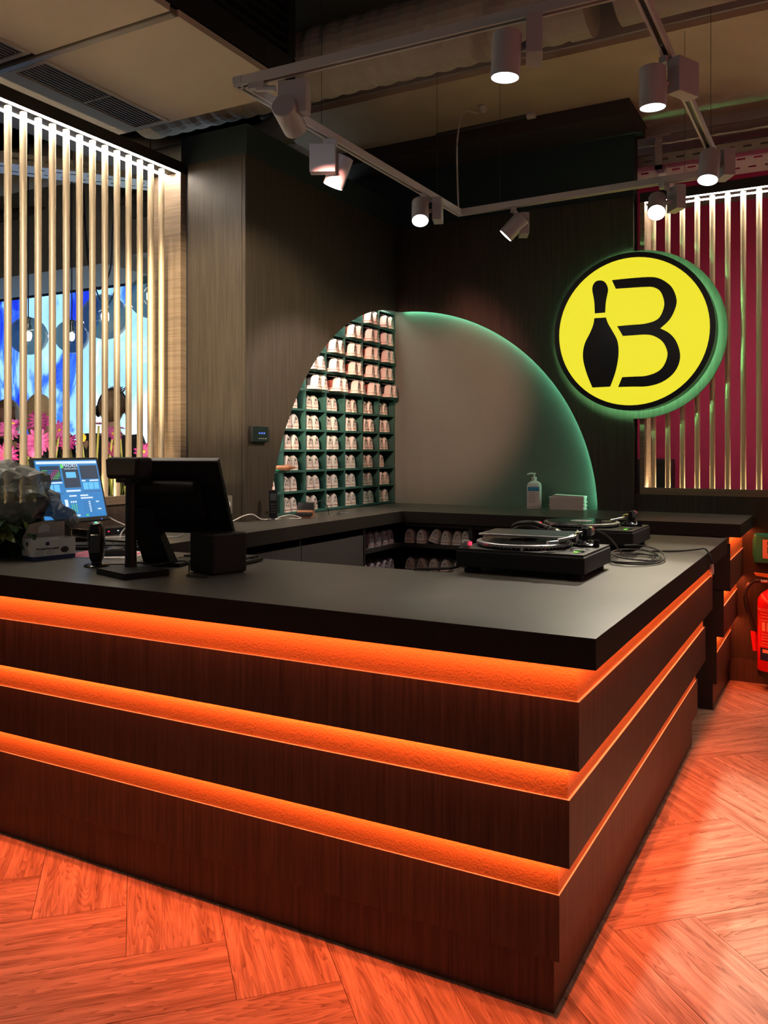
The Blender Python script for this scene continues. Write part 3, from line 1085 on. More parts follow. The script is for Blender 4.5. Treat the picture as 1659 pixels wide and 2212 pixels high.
SIGN_SHAPES = {'pin_head': [(-0.193, 0.332), (-0.188, 0.3315), (-0.1831, 0.3307), (-0.178, 0.329), (-0.1726, 0.3263), (-0.1671, 0.3228), (-0.162, 0.318), (-0.1572, 0.3117), (-0.1527, 0.3042), (-0.149, 0.296), (-0.146, 0.2873), (-0.1439, 0.278), (-0.143, 0.268), (-0.144, 0.2574), (-0.1464, 0.2462), (-0.149, 0.234), (-0.1517, 0.2211), (-0.1546, 0.2071), (-0.157, 0.191), (-0.1588, 0.1691), (-0.1601, 0.1451), (-0.161, 0.128), (-0.226, 0.128), (-0.2264, 0.1441), (-0.227, 0.167), (-0.228, 0.188), (-0.2296, 0.2038), (-0.2317, 0.2179), (-0.234, 0.232), (-0.237, 0.2475), (-0.2402, 0.2631), (-0.242, 0.277), (-0.2416, 0.2885), (-0.2398, 0.2984), (-0.237, 0.307), (-0.233, 0.3146), (-0.2281, 0.321), (-0.223, 0.326), (-0.2181, 0.3292), (-0.213, 0.3309), (-0.208, 0.332), (-0.203, 0.3326), (-0.198, 0.3324)],
 'pin_body': [(-0.229, 0.098), (-0.156, 0.097), (-0.1533, 0.0877), (-0.1491, 0.0743), (-0.143, 0.059), (-0.1341, 0.0421), (-0.1233, 0.0235), (-0.113, 0.005), (-0.1034, -0.0124), (-0.0943, -0.0298), (-0.087, -0.048), (-0.0822, -0.0674), (-0.0793, -0.0878), (-0.078, -0.109), (-0.0782, -0.1311), (-0.0799, -0.1541), (-0.083, -0.178), (-0.0873, -0.2029), (-0.0929, -0.2287), (-0.1, -0.255), (-0.1101, -0.2847), (-0.1217, -0.3149), (-0.13, -0.336), (-0.241, -0.338), (-0.2499, -0.317), (-0.2625, -0.287), (-0.274, -0.257), (-0.2831, -0.2293), (-0.2911, -0.2016), (-0.297, -0.176), (-0.3004, -0.1539), (-0.3016, -0.1338), (-0.301, -0.114), (-0.2986, -0.0939), (-0.2943, -0.0739), (-0.288, -0.054), (-0.2786, -0.0337), (-0.2673, -0.0133), (-0.257, 0.006), (-0.2487, 0.024), (-0.2416, 0.0411), (-0.236, 0.057), (-0.2324, 0.0729), (-0.2303, 0.0877)],
 'letter_b': [(-0.119, 0.327), (-0.0925, 0.3274), (-0.0545, 0.3279), (-0.015, 0.328), (0.0252, 0.3276), (0.0669, 0.3268), (0.102, 0.325), (0.1261, 0.3223), (0.1436, 0.3187), (0.16, 0.313), (0.1771, 0.3048), (0.1932, 0.2946), (0.208, 0.283), (0.2217, 0.2709), (0.2342, 0.2574), (0.245, 0.241), (0.2546, 0.2196), (0.2626, 0.1951), (0.267, 0.172), (0.2669, 0.1523), (0.2631, 0.1339), (0.257, 0.115), (0.2487, 0.0944), (0.238, 0.0734), (0.225, 0.054), (0.2069, 0.0356), (0.1865, 0.0187), (0.172, 0.007), (0.1862, -0.0009), (0.2063, -0.0124), (0.225, -0.026), (0.24, -0.041), (0.2535, -0.0581), (0.265, -0.078), (0.2749, -0.1022), (0.2827, -0.1292), (0.287, -0.155), (0.287, -0.1781), (0.2834, -0.2001), (0.277, -0.221), (0.268, -0.2411), (0.2561, -0.2603), (0.241, -0.278), (0.2221, -0.2945), (0.2, -0.3096), (0.176, -0.322), (0.15, -0.3312), (0.1221, -0.3378), (0.094, -0.342), (0.0664, -0.3432), (0.0386, -0.3421), (0.01, -0.341), (-0.0232, -0.3406), (-0.0571, -0.3403), (-0.081, -0.34), (-0.056, -0.28), (-0.0362, -0.2797), (-0.0081, -0.2794), (0.019, -0.279), (0.0417, -0.2794), (0.0633, -0.2797), (0.085, -0.278), (0.1079, -0.2734), (0.1309, -0.2666), (0.151, -0.258), (0.1672, -0.2479), (0.1807, -0.2358), (0.192, -0.221), (0.2019, -0.2018), (0.2097, -0.1798), (0.214, -0.159), (0.2137, -0.1409), (0.2099, -0.124), (0.204, -0.108), (0.1968, -0.0926), (0.1876, -0.0781), (0.176, -0.065), (0.1613, -0.053), (0.1442, -0.0423), (0.127, -0.034), (0.111, -0.029), (0.095, -0.0265), (0.077, -0.025), (0.0557, -0.0243), (0.0326, -0.0247), (0.01, -0.025), (-0.0133, -0.025), (-0.0361, -0.025), (-0.052, -0.025), (-0.087, 0.038), (-0.0634, 0.0386), (-0.0299, 0.0393), (0.002, 0.04), (0.0284, 0.0399), (0.0532, 0.0397), (0.077, 0.041), (0.1009, 0.0444), (0.1238, 0.0493), (0.143, 0.056), (0.157, 0.0641), (0.1673, 0.0741), (0.176, 0.087), (0.1843, 0.1046), (0.1911, 0.1252), (0.195, 0.145), (0.1951, 0.1629), (0.1923, 0.1801), (0.188, 0.196), (0.1829, 0.2107), (0.1764, 0.2243), (0.168, 0.236), (0.1573, 0.2459), (0.1446, 0.2539), (0.131, 0.26), (0.118, 0.2634), (0.1041, 0.2649), (0.085, 0.266), (0.0576, 0.2673), (0.0251, 0.2682), (-0.007, 0.269), (-0.0399, 0.2698), (-0.0723, 0.2705), (-0.095, 0.271)]}
for nm, poly in SIGN_SHAPES.items():
    MB().prism(poly, -0.0055, -0.003, 'y').build(nm, 'signblack', sg)
MB().cyl(0.06, 0.075, YP - SY + 0.0, 20, mtx=Matrix.Rotation(-PI / 2, 4, 'X')).build('mount', 'black', sg)
gr = [(0.435 * math.cos(2 * PI * k / 60), 0.086, 0.435 * math.sin(2 * PI * k / 60)) for k in range(61)]
MB().tube(gr, 0.008, 6).build('halo_strip', 'ledgreen', sg)

# =================================================================== TRACK LIGHTS
ZR = 2.75
tr = thing('lighting_track', 'grey rectangular lighting track hanging over the bar', 'track', (-1.98, 2.51, ZR))
corners = [(-1.98, 2.51), (-1.95, 4.50), (-0.53, 4.44), (-0.535, 2.55)]


def rail(p, q):
    v = Vector((q[0] - p[0], q[1] - p[1], 0))
    L = v.length
    mtx = Matrix.Translation((p[0] + 1.98, p[1] - 2.51, 0)) @ rotz(math.atan2(v.y, v.x))
    m_ = MB()
    m_.box(-0.016, L + 0.016, -0.017, 0.017, 0.012, 0.034, mtx=mtx)
    m_.box(-0.016, L + 0.016, -0.017, -0.008, 0.0, 0.012, mtx=mtx)
    m_.box(-0.016, L + 0.016, 0.008, 0.017, 0.0, 0.012, mtx=mtx)
    m_.build('rail', 'railmetal', tr)
    MB().box(0.02, L - 0.02, -0.0078, 0.0078, 0.009, 0.0118, mtx=mtx).build('conductor', 'black', tr)


for k in range(4):
    rail(corners[k], corners[(k + 1) % 4])
for x, y in corners:
    MB().box(x + 1.98 - 0.0185, x + 1.98 + 0.0185, y - 2.51 - 0.0185, y - 2.51 + 0.0185, 0.011, 0.0355).build('corner_joint', 'spotmetal', tr)
for x, y, zt_ in ((-1.965, 3.05, 3.5), (-1.955, 4.2, 3.5), (-1.7, 4.49, 3.5), (-0.70, 4.447, 3.5), (-0.532, 4.1, 3.5), (-1.85, 2.512, 3.28)):
    MB().tube([(x + 1.98, y - 2.51, 0.034), (x + 1.98, y - 2.51, zt_ - ZR)], 0.0012, 5).build('suspension_wire', 'black', tr)
MB().tube(smooth_pts([(0.03, 1.97, 0.034), (0.025, 1.965, 0.25), (0.03, 1.96, 0.45), (0.03, 2.05, 0.62), (0.06, 2.2, 0.66)], 6), 0.005, 6).build('power_cable', 'railmetal', tr)

cp = thing('ceiling_conduit', 'short conduit with cable glands on the dark ceiling above the track corner', 'conduit', (-2.0, 4.98, 3.40))
MB().tube([(-0.32, 0, 0.04), (0.30, -0.02, 0.04)], 0.013, 8).build('pipe', 'black', cp)
MB().cyl(0.022, 0, 0.05, 12, mtx=trans(0.30, -0.02, 0.04) @ Matrix.Rotation(PI / 2, 4, 'Y')).build('gland', 'railmetal', cp)
MB().cyl(0.022, 0, 0.05, 12, mtx=trans(0.06, -0.13, 0.08) @ Matrix.Rotation(PI / 3, 4, 'X')).build('gland', 'railmetal', cp)
MB().tube([(0.06, -0.12, 0.09), (0.06, -0.10, 0.115)], 0.01, 6).build('pipe', 'black', cp)


def spotlight(lab, rail_pt, box_c, box_dir, cyl_c, target, color, power, blend=0.5, cone=42, length=0.135, rad=0.045):
    root = thing('track_spotlight', lab, 'spotlight', (rail_pt[0], rail_pt[1], ZR), group='track spotlights')
    o = Vector((rail_pt[0], rail_pt[1], ZR))
    bc = Vector(box_c) - o
    cc = Vector(cyl_c) - o
    MB().box(-0.03, 0.03, -0.014, 0.014, -0.022, 0.0, mtx=rotz(box_dir)).build('adapter', 'spotmetal', root)
    MB().tube([(0, 0, -0.02), (bc.x * 0.5, bc.y * 0.5, min(-0.03, bc.z + 0.05))], 0.012, 8).build('swivel', 'spotmetal', root)
    MB().box(-0.055, 0.055, -0.025, 0.025, -0.060, 0.060, 0.002, mtx=Matrix.Translation(bc) @ rotz(box_dir)).build('gear_box', 'spotmetal', root)
    ax_ = (Vector(target) - Vector(cyl_c)).normalized()
    q = ax_.to_track_quat('-Z', 'Y').to_matrix().to_4x4()
    M = Matrix.Translation(cc) @ q
    MB().lathe([(0, length / 2), (rad - 0.002, length / 2), (rad, length / 2 - 0.002), (rad, -length / 2), (rad - 0.003, -length / 2), (rad - 0.003, -length / 2 + 0.004), (0, -length / 2 + 0.004)], 32, mtx=M).build('lamp_housing', 'spotmetal', root, smooth=True)
    MB().cyl(rad - 0.0032, -length / 2 + 0.0008, -length / 2 + 0.0035, 32, mtx=M).build('lens', 'lamplens', root)
    MB().tube([bc, cc], 0.012, 8).build('pivot', 'spotmetal', root)
    l = bpy.data.lights.new('spot_beam', 'SPOT')
    l.energy = power
    l.color = color
    l.spot_size = math.radians(cone)
    l.spot_blend = blend
    l.shadow_soft_size = 0.03
    lo = bpy.data.objects.new('spot_beam', l)
    COL.objects.link(lo)
    lo.parent = root
    lo.location = cc + ax_ * (length / 2 + 0.006)
    lo.rotation_mode = 'QUATERNION'
    lo.rotation_quaternion = ax_.to_track_quat('-Z', 'Y')
    return root


SP = P_SPOT
spotlight('spotlight seen from behind at the near left corner of the track', (-1.90, 2.512), (-1.751, 2.535, 2.672), 0.2, (-1.78, 2.545, 2.615), (-2.60, 5.5, 1.8), C_PINK, SP * 6.0, cone=32, blend=0.7)
spotlight('spotlight with a square box, nearest to the wood column', (-1.965, 3.12), (-1.964, 3.06, 2.645), 0.45, (-1.943, 3.15, 2.615), (-2.60, 3.05, 1.0), C_WHITE, SP * 0.5, cone=46)
spotlight('tilted spotlight just left of the far left track corner', (-1.955, 4.03), (-1.905, 4.10, 2.675), 1.9, (-1.95, 3.98, 2.645), (-1.50, 3.05, 1.0), C_WHITE, SP * 0.4, cone=50)
spotlight('spotlight hanging right of the far left track corner', (-1.62, 4.49), (-1.586, 4.565, 2.664), 2.0, (-1.621, 4.50, 2.645), (-2.95, 4.15, 1.25), (1.0, 0.74, 0.60), SP * 2.3, cone=60)
spotlight('spotlight whose bright lens faces the camera above the round sign', (-0.80, 4.45), (-0.745, 4.47, 2.669), 2.2, (-0.827, 4.40, 2.627), (-0.58, 2.75, 1.0), C_WHITE, SP * 4.6, cone=32)
spotlight('spotlight in front of the cable tray at the far right track corner', (-0.53, 4.04), (-0.469, 4.07, 2.678), 2.1, (-0.525, 3.99, 2.655), (-0.60, 3.45, 1.0), C_WHITE, SP * 2.6)
spotlight('spotlight halfway along the right-hand track rail', (-0.533, 3.03), (-0.485, 3.05, 2.678), 1.1, (-0.575, 2.985, 2.640), (-0.58, 3.05, 1.0), C_WHITE, SP * 2.4, cone=40)
spotlight('spotlight on the near track rail at the top of the picture', (-0.86, 2.54), (-0.845, 2.53, 2.672), 1.9, (-0.913, 2.465, 2.612), (-1.0, 2.45, 1.0), C_WHITE, SP * 0.35)
# added unseen lamps behind the camera: one brightens the column, one the gold bars
spotlight('unseen spotlight on the added track, put in to light the wood column', (-1.4, 0.6), (-1.36, 0.62, 2.675), 0.3, (-1.42, 0.56, 2.62), (-3.0, 3.67, 2.05), (1.0, 0.80, 0.52), SP * 24, cone=22, blend=0.6)
spotlight('unseen spotlight on the added track, put in to light the gold bars', (-1.9, 0.6), (-1.86, 0.62, 2.675), 0.3, (-1.92, 0.56, 2.62), (-3.40, 3.05, 1.75), C_WHITE, SP * 5.0, cone=46, blend=0.8)
t2r = thing('added_track', 'unseen lighting track added behind the camera for two extra spotlights', 'track', (-1.0, 0.6, ZR))
MB().box(-1.2, 1.6, -0.017, 0.017, 0.0, 0.034).build('rail', 'railmetal', t2r)
for x in (-1.0, 1.4):
    MB().tube([(x, 0, 0.034), (x, 0, 3.86 - ZR)], 0.0012, 5).build('suspension_wire', 'black', t2r)

# =================================================================== ON THE FRONT WORKTOP
# ---- two turntables
def turntable(lab, x0, y0, cover):
    W, D = 0.450, 0.352
    t = thing('turntable', lab, 'turntable', (x0, y0, ZT), group='turntables')
    MB().box(0, W, 0, D, 0.022, 0.078, 0.004).build('body', 'blackmatt', t)
    MB().box(0.004, W - 0.004, 0.004, D - 0.004, 0.078, 0.086, 0.0015).build('top_plate', 'blackmatt2', t)
    for fx in (0.045, W - 0.045):
        for fy in (0.045, D - 0.045):
            MB().lathe([(0, 0), (0.028, 0.0), (0.030, 0.004), (0.030, 0.012), (0.024, 0.014), (0.024, 0.024), (0, 0.024)], 20, mtx=trans(fx, fy, 0)).build('foot', 'blackmatt', t, smooth=True)
    px, py = 0.185, 0.178
    pl = MB()
    pl.lathe([(0, 0.086), (0.150, 0.086), (0.160, 0.089), (0.166, 0.096), (0.166, 0.103), (0.162, 0.105), (0, 0.105)], 64, mtx=trans(px, py, 0))
    o = pl.build('platter', 'alu', t, smooth=True)
    dots = MB()
    for row, (zz, rr) in enumerate(((0.0925, 0.1640), (0.0965, 0.1662), (0.1005, 0.1664))):
        for k in range(72):
            a = 2 * PI * (k + 0.5 * (row % 2)) / 72
            dots.box(-0.0018, 0.0018, -0.001, 0.001, -0.0011, 0.0011, mtx=trans(px + rr * math.cos(a), py + rr * math.sin(a), zz) @ rotz(a + PI / 2))
    d = dots.build('strobe_dots', 'chrome', o)
    MB().cyl(0.150, 0.105, 0.1075, 48, mtx=trans(px, py, 0)).build('record', 'vinyl', t)
    MB().cyl(0.048, 0.1075, 0.1080, 32, mtx=trans(px, py, 0)).build('record_label', 'labelgrey', t)
    MB().cyl(0.0036, 0.105, 0.122, 10, mtx=trans(px, py, 0)).build('spindle', 'chrome', t, smooth=True)
    MB().lathe([(0, 0.086), (0.014, 0.086), (0.0145, 0.090), (0.0145, 0.108), (0.013, 0.110), (0, 0.110)], 20, mtx=trans(0.026, 0.030, 0)).build('power_knob', 'alu', t, smooth=True)
    MB().box(0.041, 0.047, 0.022, 0.034, 0.094, 0.106).build('strobe_light', 'indred', t)
    MB().lathe([(0, 0.086), (0.006, 0.086), (0.006, 0.102), (0, 0.102)], 12, mtx=trans(0.232, 0.022, 0)).build('target_lamp', 'chrome', t, smooth=True)
    MB().box(0.30, 0.345, 0.020, 0.034, 0.086, 0.0885).build('start_button', 'alu', t)
    # pitch fader on the right
    MB().box(0.405, 0.425, 0.04, 0.16, 0.086, 0.0872).build('pitch_slot', 'black', t)
    f = MB().box(0.400, 0.430, 0.072, 0.082, 0.087, 0.094, 0.001).build('pitch_slider', 'alu', t)
    MB().box(0.400, 0.412, 0.052, 0.060, 0.0872, 0.0892).build('pitch_light', 'pitchgreen', t)
    # tonearm
    ta = Vector((0.385, 0.262, 0))
    b0_ = MB().lathe([(0, 0.086), (0.046, 0.086), (0.046, 0.094), (0.036, 0.098), (0.030, 0.106), (0.018, 0.108), (0.018, 0.124), (0, 0.124)], 28, mtx=trans(ta.x, ta.y, 0)).build('tonearm_base', 'blackgloss', t, smooth=True)
    MB().box(-0.008, 0.008, -0.020, 0.020, 0.112, 0.150, 0.002, mtx=trans(ta.x, ta.y, 0)).build('gimbal', 'blackgloss', b0_)
    MB().tube(smooth_pts([(ta.x, ta.y, 0.136), (ta.x - 0.02, ta.y - 0.06, 0.135), (ta.x - 0.005, ta.y - 0.13, 0.131), (ta.x - 0.045, ta.y - 0.19, 0.122)], 6), 0.0048, 8).build('tonearm', 'chrome', t, smooth=True)
    MB().box(-0.009, 0.009, -0.028, 0.014, 0.110, 0.122, 0.002, mtx=trans(ta.x - 0.052, ta.y - 0.205, 0) @ rotz(-0.55)).build('headshell', 'chrome', t)
    MB().cyl(0.017, 0.010, 0.042, 20, mtx=trans(ta.x + 0.004, ta.y, 0.136) @ Matrix.Rotation(-PI / 2, 4, 'X')).build('counterweight', 'chrome', t, smooth=True)
    MB().cyl(0.010, 0.086, 0.112, 14, mtx=trans(ta.x + 0.042, ta.y - 0.022, 0)).build('lift_lever', 'blackgloss', t, smooth=True)
    MB().box(-0.004, 0.004, -0.035, 0.0, 0.108, 0.116, 0.001, mtx=trans(ta.x + 0.030, ta.y - 0.06, 0)).build('arm_rest', 'blackgloss', t)
    return t


mat('blackmatt2', (0.018, 0.018, 0.017), rough=0.45, spec=0.35)
mat('labelgrey', (0.34, 0.34, 0.33), rough=0.7)
mat('pitchgreen', (0.1, 0.5, 0.05), emis=(0.25, 1.0, 0.05), estr=1.3)
turntable('nearer black record player with a flat glass screen lying on it', -1.181, 2.690, True)
turntable('farther black record player with its bare record in view', -1.216, 3.568, False)

# glass-topped controller lying on the nearer record
tb = thing('tablet_screen', 'flat black glass panel in a metal frame lying on the nearer record', 'tablet', (-0.985, 2.905, ZT + 0.1226), (0, 0, 0.06))
MB().box(-0.160, 0.160, -0.105, 0.105, 0.0, 0.007, 0.002).build('frame', 'alu', tb)
MB().box(-0.153, 0.153, -0.098, 0.098, 0.007, 0.0078).build('glass', 'glassdark', tb)

# headphones lying between the players
hp = thing('headphones', 'glossy black headphones lying between the two record players', 'headphones', (-1.0, 3.26, ZT))
MB().sphere(0.055, (-0.02, 0.0, 0.072), sx=1.15, sy=0.8, sz=0.85).build('ear_cup', 'blackgloss', hp, smooth=True)
MB().sphere(0.052, (-0.10, 0.09, 0.045), sx=1.0, sy=0.8, sz=0.85).build('ear_cup', 'blackgloss', hp, smooth=True)
MB().sphere(0.045, (-0.02, 0.03, 0.055), sx=1.1, sy=0.5, sz=0.9).build('ear_pad', 'blackmatt', hp, smooth=True)
MB().tube(smooth_pts([(-0.02, 0.0, 0.11), (-0.09, -0.03, 0.135), (-0.17, 0.0, 0.12), (-0.19, 0.06, 0.08), (-0.10, 0.09, 0.06)], 8), 0.009, 8).build('headband', 'black', hp, smooth=True)
MB().tube(smooth_pts([(-0.02, -0.01, 0.10), (-0.11, -0.06, 0.125), (-0.20, -0.05, 0.08), (-0.23, -0.04, 0.012)], 8), 0.004, 6).build('cable', 'cableblack', hp, smooth=True)
pg = thing('plug_bundle', 'pair of upright silver audio plugs beside the headphones', 'plugs', (-0.885, 3.20, ZT))
for dx in (-0.012, 0.012):
    MB().lathe([(0, 0.004), (0.008, 0.004), (0.009, 0.05), (0.006, 0.07), (0.005, 0.115), (0, 0.118)], 12, mtx=trans(dx, 0, 0)).build('plug', 'chrome', pg, smooth=True)
MB().box(-0.025, 0.025, -0.012, 0.012, 0.0, 0.006).build('clip', 'black', pg)


def cable(name, lab, pts, r, m, n=8, cat='cable', root=None):
    P = smooth_pts(pts, n)
    b = Vector(P[0])
    o = MB().tube([p - b for p in P], r, 6).build(name, m, None, smooth=True)
    o.location = b
    tag(o, lab, cat)
    return o


zc = ZT + 0.0045
coil = []
for k in range(0, 46):
    a = k * 0.62
    coil.append((-0.72 + 0.085 * math.cos(a) + 0.001 * k, 3.29 + 0.16 * math.sin(a), zc + 0.004 + 0.045 * max(0, math.sin(a * 0.5)) * (k / 46)))
cable('coiled_cable', 'loose coil of black cable on the worktop behind the nearer record player', coil, 0.0032, 'cableblack', 4)
cable('audio_cable', 'black cable arching over the headphones between the record players', [(-1.12, 3.33, zc), (-1.02, 3.18, ZT + 0.12), (-0.90, 3.17, ZT + 0.145), (-0.79, 3.22, ZT + 0.10), (-0.745, 3.30, ZT + 0.02), (-0.72, 3.42, zc)], 0.003, 'cableblack')
cable('power_cable', 'black cable leaving the nearer record player over the inner edge', [(-1.19, 2.80, ZT + 0.02), (-1.20, 2.735, ZT + 0.012), (-1.24, 2.70, ZT + 0.008), (-1.33, 2.66, ZT + 0.006)], 0.005, 'cableblack')
rca = thing('audio_lead', 'twin black lead with red and white plugs hanging over the worktop edge', 'cable', (-0.70, 3.60, zc))
L0 = Vector((-0.70, 3.60, zc))
for k, dz in enumerate((0.0, 0.0)):
    off = 0.012 * k
    P = smooth_pts([(-0.70, 3.60 + off, zc), (-0.60, 3.66 + off, zc), (-0.535, 3.70 + off * 0.6, zc + 0.006), (-0.500, 3.695 + off * 0.6, zc + 0.010), (-0.480, 3.685 + off, ZT - 0.02), (-0.474, 3.68 + off, ZT - 0.045)], 8)
    MB().tube([p - L0 for p in P], 0.003, 6).build('wire', 'cableblack', rca, smooth=True)
    e0 = Vector(P[-1]) - L0
    MB().lathe([(0, 0), (0.0055, 0), (0.0085, -0.012), (0.0085, -0.040), (0.0035, -0.042), (0.0020, -0.043), (0.0020, -0.054), (0, -0.054)], 12, mtx=Matrix.Translation(e0) @ Matrix.Rotation(0.12 - 0.24 * k, 4, 'X')).build('plug', 'white' if k == 0 else 'extred', rca, smooth=True)

# ---- cashier things at the left
mb = thing('mask_box', 'white cardboard box of face masks with its torn lid standing open', 'box', (-2.71, 2.181, ZT), (0, 0, math.radians(75.5)))
# local x = long side, local y = towards the left short side
bl, bw_, bh = 0.172, 0.092, 0.080
t_ = 0.0012
MB().box(0, bl, 0, t_, 0.016, bh).build('front_side', 'boxwhite', mb) if False else None
mat('boxwhite', (0.66, 0.65, 0.63), rough=0.7)
mat('boxinner', (0.42, 0.37, 0.33), rough=0.8)
MB().box(0, bl, 0, t_, 0.016, bh).build('front_side', 'boxwhite', mb)
MB().box(0, bl, bw_ - t_, bw_, 0.016, bh).build('rear_side', 'boxwhite', mb)
MB().box(0, t_, t_, bw_ - t_, 0.016, bh).build('end_side', 'boxwhite', mb)
MB().box(bl - t_, bl, t_, bw_ - t_, 0.016, bh).build('end_side', 'boxwhite', mb)
MB().box(0, bl, 0, bw_, 0.0, 0.0155).build('blue_base', 'inkblue', mb)
lid = MB()
lid.prism([(0.0, 0.0), (bl, 0.0), (bl - 0.012, 0.066), (bl * 0.72, 0.062), (bl * 0.45, 0.072), (0.02, 0.060)], 0.0, 0.0015)
o = lid.build('lid_flap', 'boxinner', mb)
o.location = (0, bw_, bh)
o.rotation_euler = (math.radians(112), 0, 0)
tl = MB()
tl.prism([(0.06, 0.02), (0.105, 0.024), (0.10, 0.05), (0.075, 0.062), (0.055, 0.045)], 0.0018, 0.003)
q_ = tl.build('torn_patch', 'boxwhite', mb)
q_.location = (0, bw_, bh)
q_.rotation_euler = (math.radians(112), 0, 0)
MB().prism([(0.02, 0.0), (0.05, 0.004), (0.06, 0.014), (0.04, 0.02), (0.01, 0.016)], 0.0, 0.001).build('torn_edge', 'boxwhite', mb).location = (0.05, 0.0, bh)
MB().box(0.052, 0.066, -0.0012, 0.0, 0.056, 0.070).build('blue_square', 'inkblue', mb)
MB().box(-0.0012, 0.0, 0.038, 0.052, 0.056, 0.070).build('blue_square', 'inkblue', mb)
lettering('Medical face mask', 0.0125, 'ink', mb, (0.060, -0.0008, 0.0445), (PI / 2, 0, 0))
for k in range(4):
    lettering('single use', 0.0055, 'ink', mb, (0.036, -0.0008, 0.037 - k * 0.006), (PI / 2, 0, 0)) if False else None
    MB().box(0.010, 0.040 + 0.004 * (k % 2), -0.0006, 0.0, 0.0345 - k * 0.005, 0.0355 - k * 0.005).build('small_print', 'printgrey', mb) if k > 9 else None
mat('printgrey', (0.30, 0.30, 0.32), rough=0.8)
for k in range(4):
    MB().box(0.010, 0.042 + 0.004 * (k % 2), -0.0006, 0.0, 0.0345 - k * 0.0048, 0.0357 - k * 0.0048).build('small_print', 'printgrey', mb)
    MB().box(0.055, 0.084 - 0.003 * (k % 2), -0.0006, 0.0, 0.0345 - k * 0.0048, 0.0357 - k * 0.0048).build('small_print', 'printgrey', mb)
MB().prism([(0.128 + 0.016 * math.cos(a * PI / 8), 0.036 + 0.012 * math.sin(a * PI / 8)) for a in range(16)], -0.0010, 0.0, 'y').build('mask_picture', 'ink', mb)

# wrapped bouquet at the very left
pt = thing('wrapped_plant', 'leafy plant in crumpled clear wrapping beside the mask box', 'plant', (-2.93, 2.24, ZT))
ic = bmesh.new()
bmesh.ops.create_icosphere(ic, subdivisions=4, radius=1.0)
for v in ic.verts:
    p = v.co.copy()
    nn = noise.noise(p * 2.3 + Vector((3, 1, 7))) * 0.22 + noise.noise(p * 6 + Vector((9, 2, 1))) * 0.10
    rr = 1 + nn
    v.co = Vector((p.x * 0.17 * rr, p.y * 0.15 * rr, p.z * 0.125 * rr + 0.245))
wrp = MB()
me_ = bpy.data.meshes.new('t')
ic.to_mesh(me_)
ic.free()
wrp.bm.from_mesh(me_)
wrp.tube(smooth_pts([(0.09, 0.08, 0.22), (0.14, 0.12, 0.19), (0.175, 0.15, 0.15), (0.20, 0.17, 0.125)], 5), 0.02, 10, radii=[0.06 - 0.0025 * k for k in range(16)])
for v in wrp.bm.verts:
    v.co += Vector((noise.noise(v.co * 21), noise.noise(v.co * 21 + Vector((5, 5, 5))), noise.noise(v.co * 21 + Vector((9, 1, 4))))) * 0.022
wrp.build('wrapping', 'plasticwrap', pt)


def leaf_mesh(L, Wd, bend):
    m_ = MB()
    n_ = 5
    prev = None
    for k in range(n_ + 1):
        t = k / n_
        wdt = Wd * math.sin(PI * min(1, t * 0.93 + 0.07)) ** 0.8
        x = L * t
        z = -bend * t * t * L
        cur = [(x, -wdt, z), (x, 0, z - 0.1 * wdt), (x, wdt, z)]
        if prev:
            m_.face([prev[0], prev[1], cur[1], cur[0]])
            m_.face([prev[1], prev[2], cur[2], cur[1]])
        prev = cur
    return m_


lf = leaf_mesh(0.11, 0.026, 0.6).build('leaf', 'leaf', pt)
lf2 = leaf_mesh(0.09, 0.018, 0.8).build('leaf', 'leaflight', pt)
for k in range(44):
    src = lf if k % 4 else lf2
    o = src if k in (0, 1) and False else src.copy()
    COL.objects.link(o)
    o.parent = pt
    a = rnd.uniform(-2.6, 1.5)
    h = rnd.uniform(0.085, 0.19)
    rr = 0.035 + rnd.uniform(0, 0.05)
    o.location = (rr * math.cos(a), rr * math.sin(a), h)
    o.rotation_euler = (rnd.uniform(-0.7, 0.7), rnd.uniform(-0.5, 0.7), a + rnd.uniform(-0.5, 0.5))
lf.location = (0.05, -0.04, 0.1)
lf2.location = (0.06, 0.0, 0.08)
MB().lathe([(0, 0), (0.06, 0), (0.08, 0.09), (0.074, 0.09), (0.05, 0.01), (0, 0.01)], 20).build('pot', 'blackmatt', pt, smooth=True)

# barcode scanner
scn = thing('barcode_scanner', 'upright black barcode scanner with a green light on top', 'scanner', (-2.395, 2.205, ZT), (0, 0, math.radians(-55)))
MB().lathe([(0, 0), (0.044, 0), (0.046, 0.004), (0.040, 0.009), (0.020, 0.013), (0.018, 0.02), (0, 0.02)], 28).build('base', 'blackgloss', scn, smooth=True)
rg = []
for z, wx, wy in ((0.018, 0.016, 0.018), (0.03, 0.025, 0.024), (0.06, 0.030, 0.028), (0.10, 0.031, 0.029), (0.135, 0.030, 0.027), (0.155, 0.025, 0.022), (0.163, 0.012, 0.011)):
    rg.append([(wx * abs(math.cos(a)) ** 0.7 * (1 if math.cos(a) > 0 else -1), wy * abs(math.sin(a)) ** 0.7 * (1 if math.sin(a) > 0 else -1), z) for a in [2 * PI * k / 24 for k in range(24)]])
MB().loft(rg).build('body', 'blackgloss', scn, smooth=True)
MB().box(0.024, 0.0325, -0.018, 0.018, 0.05, 0.12, 0.004).build('window', 'glassdark', scn)
MB().sphere(0.007, (0.008, 0.0, 0.160), sx=1.6, sz=0.5).build('status_light', 'indgreen', scn)
MB().box(-0.031, 0.031, -0.0295, 0.0295, 0.086, 0.088).build('seam', 'edge', scn)

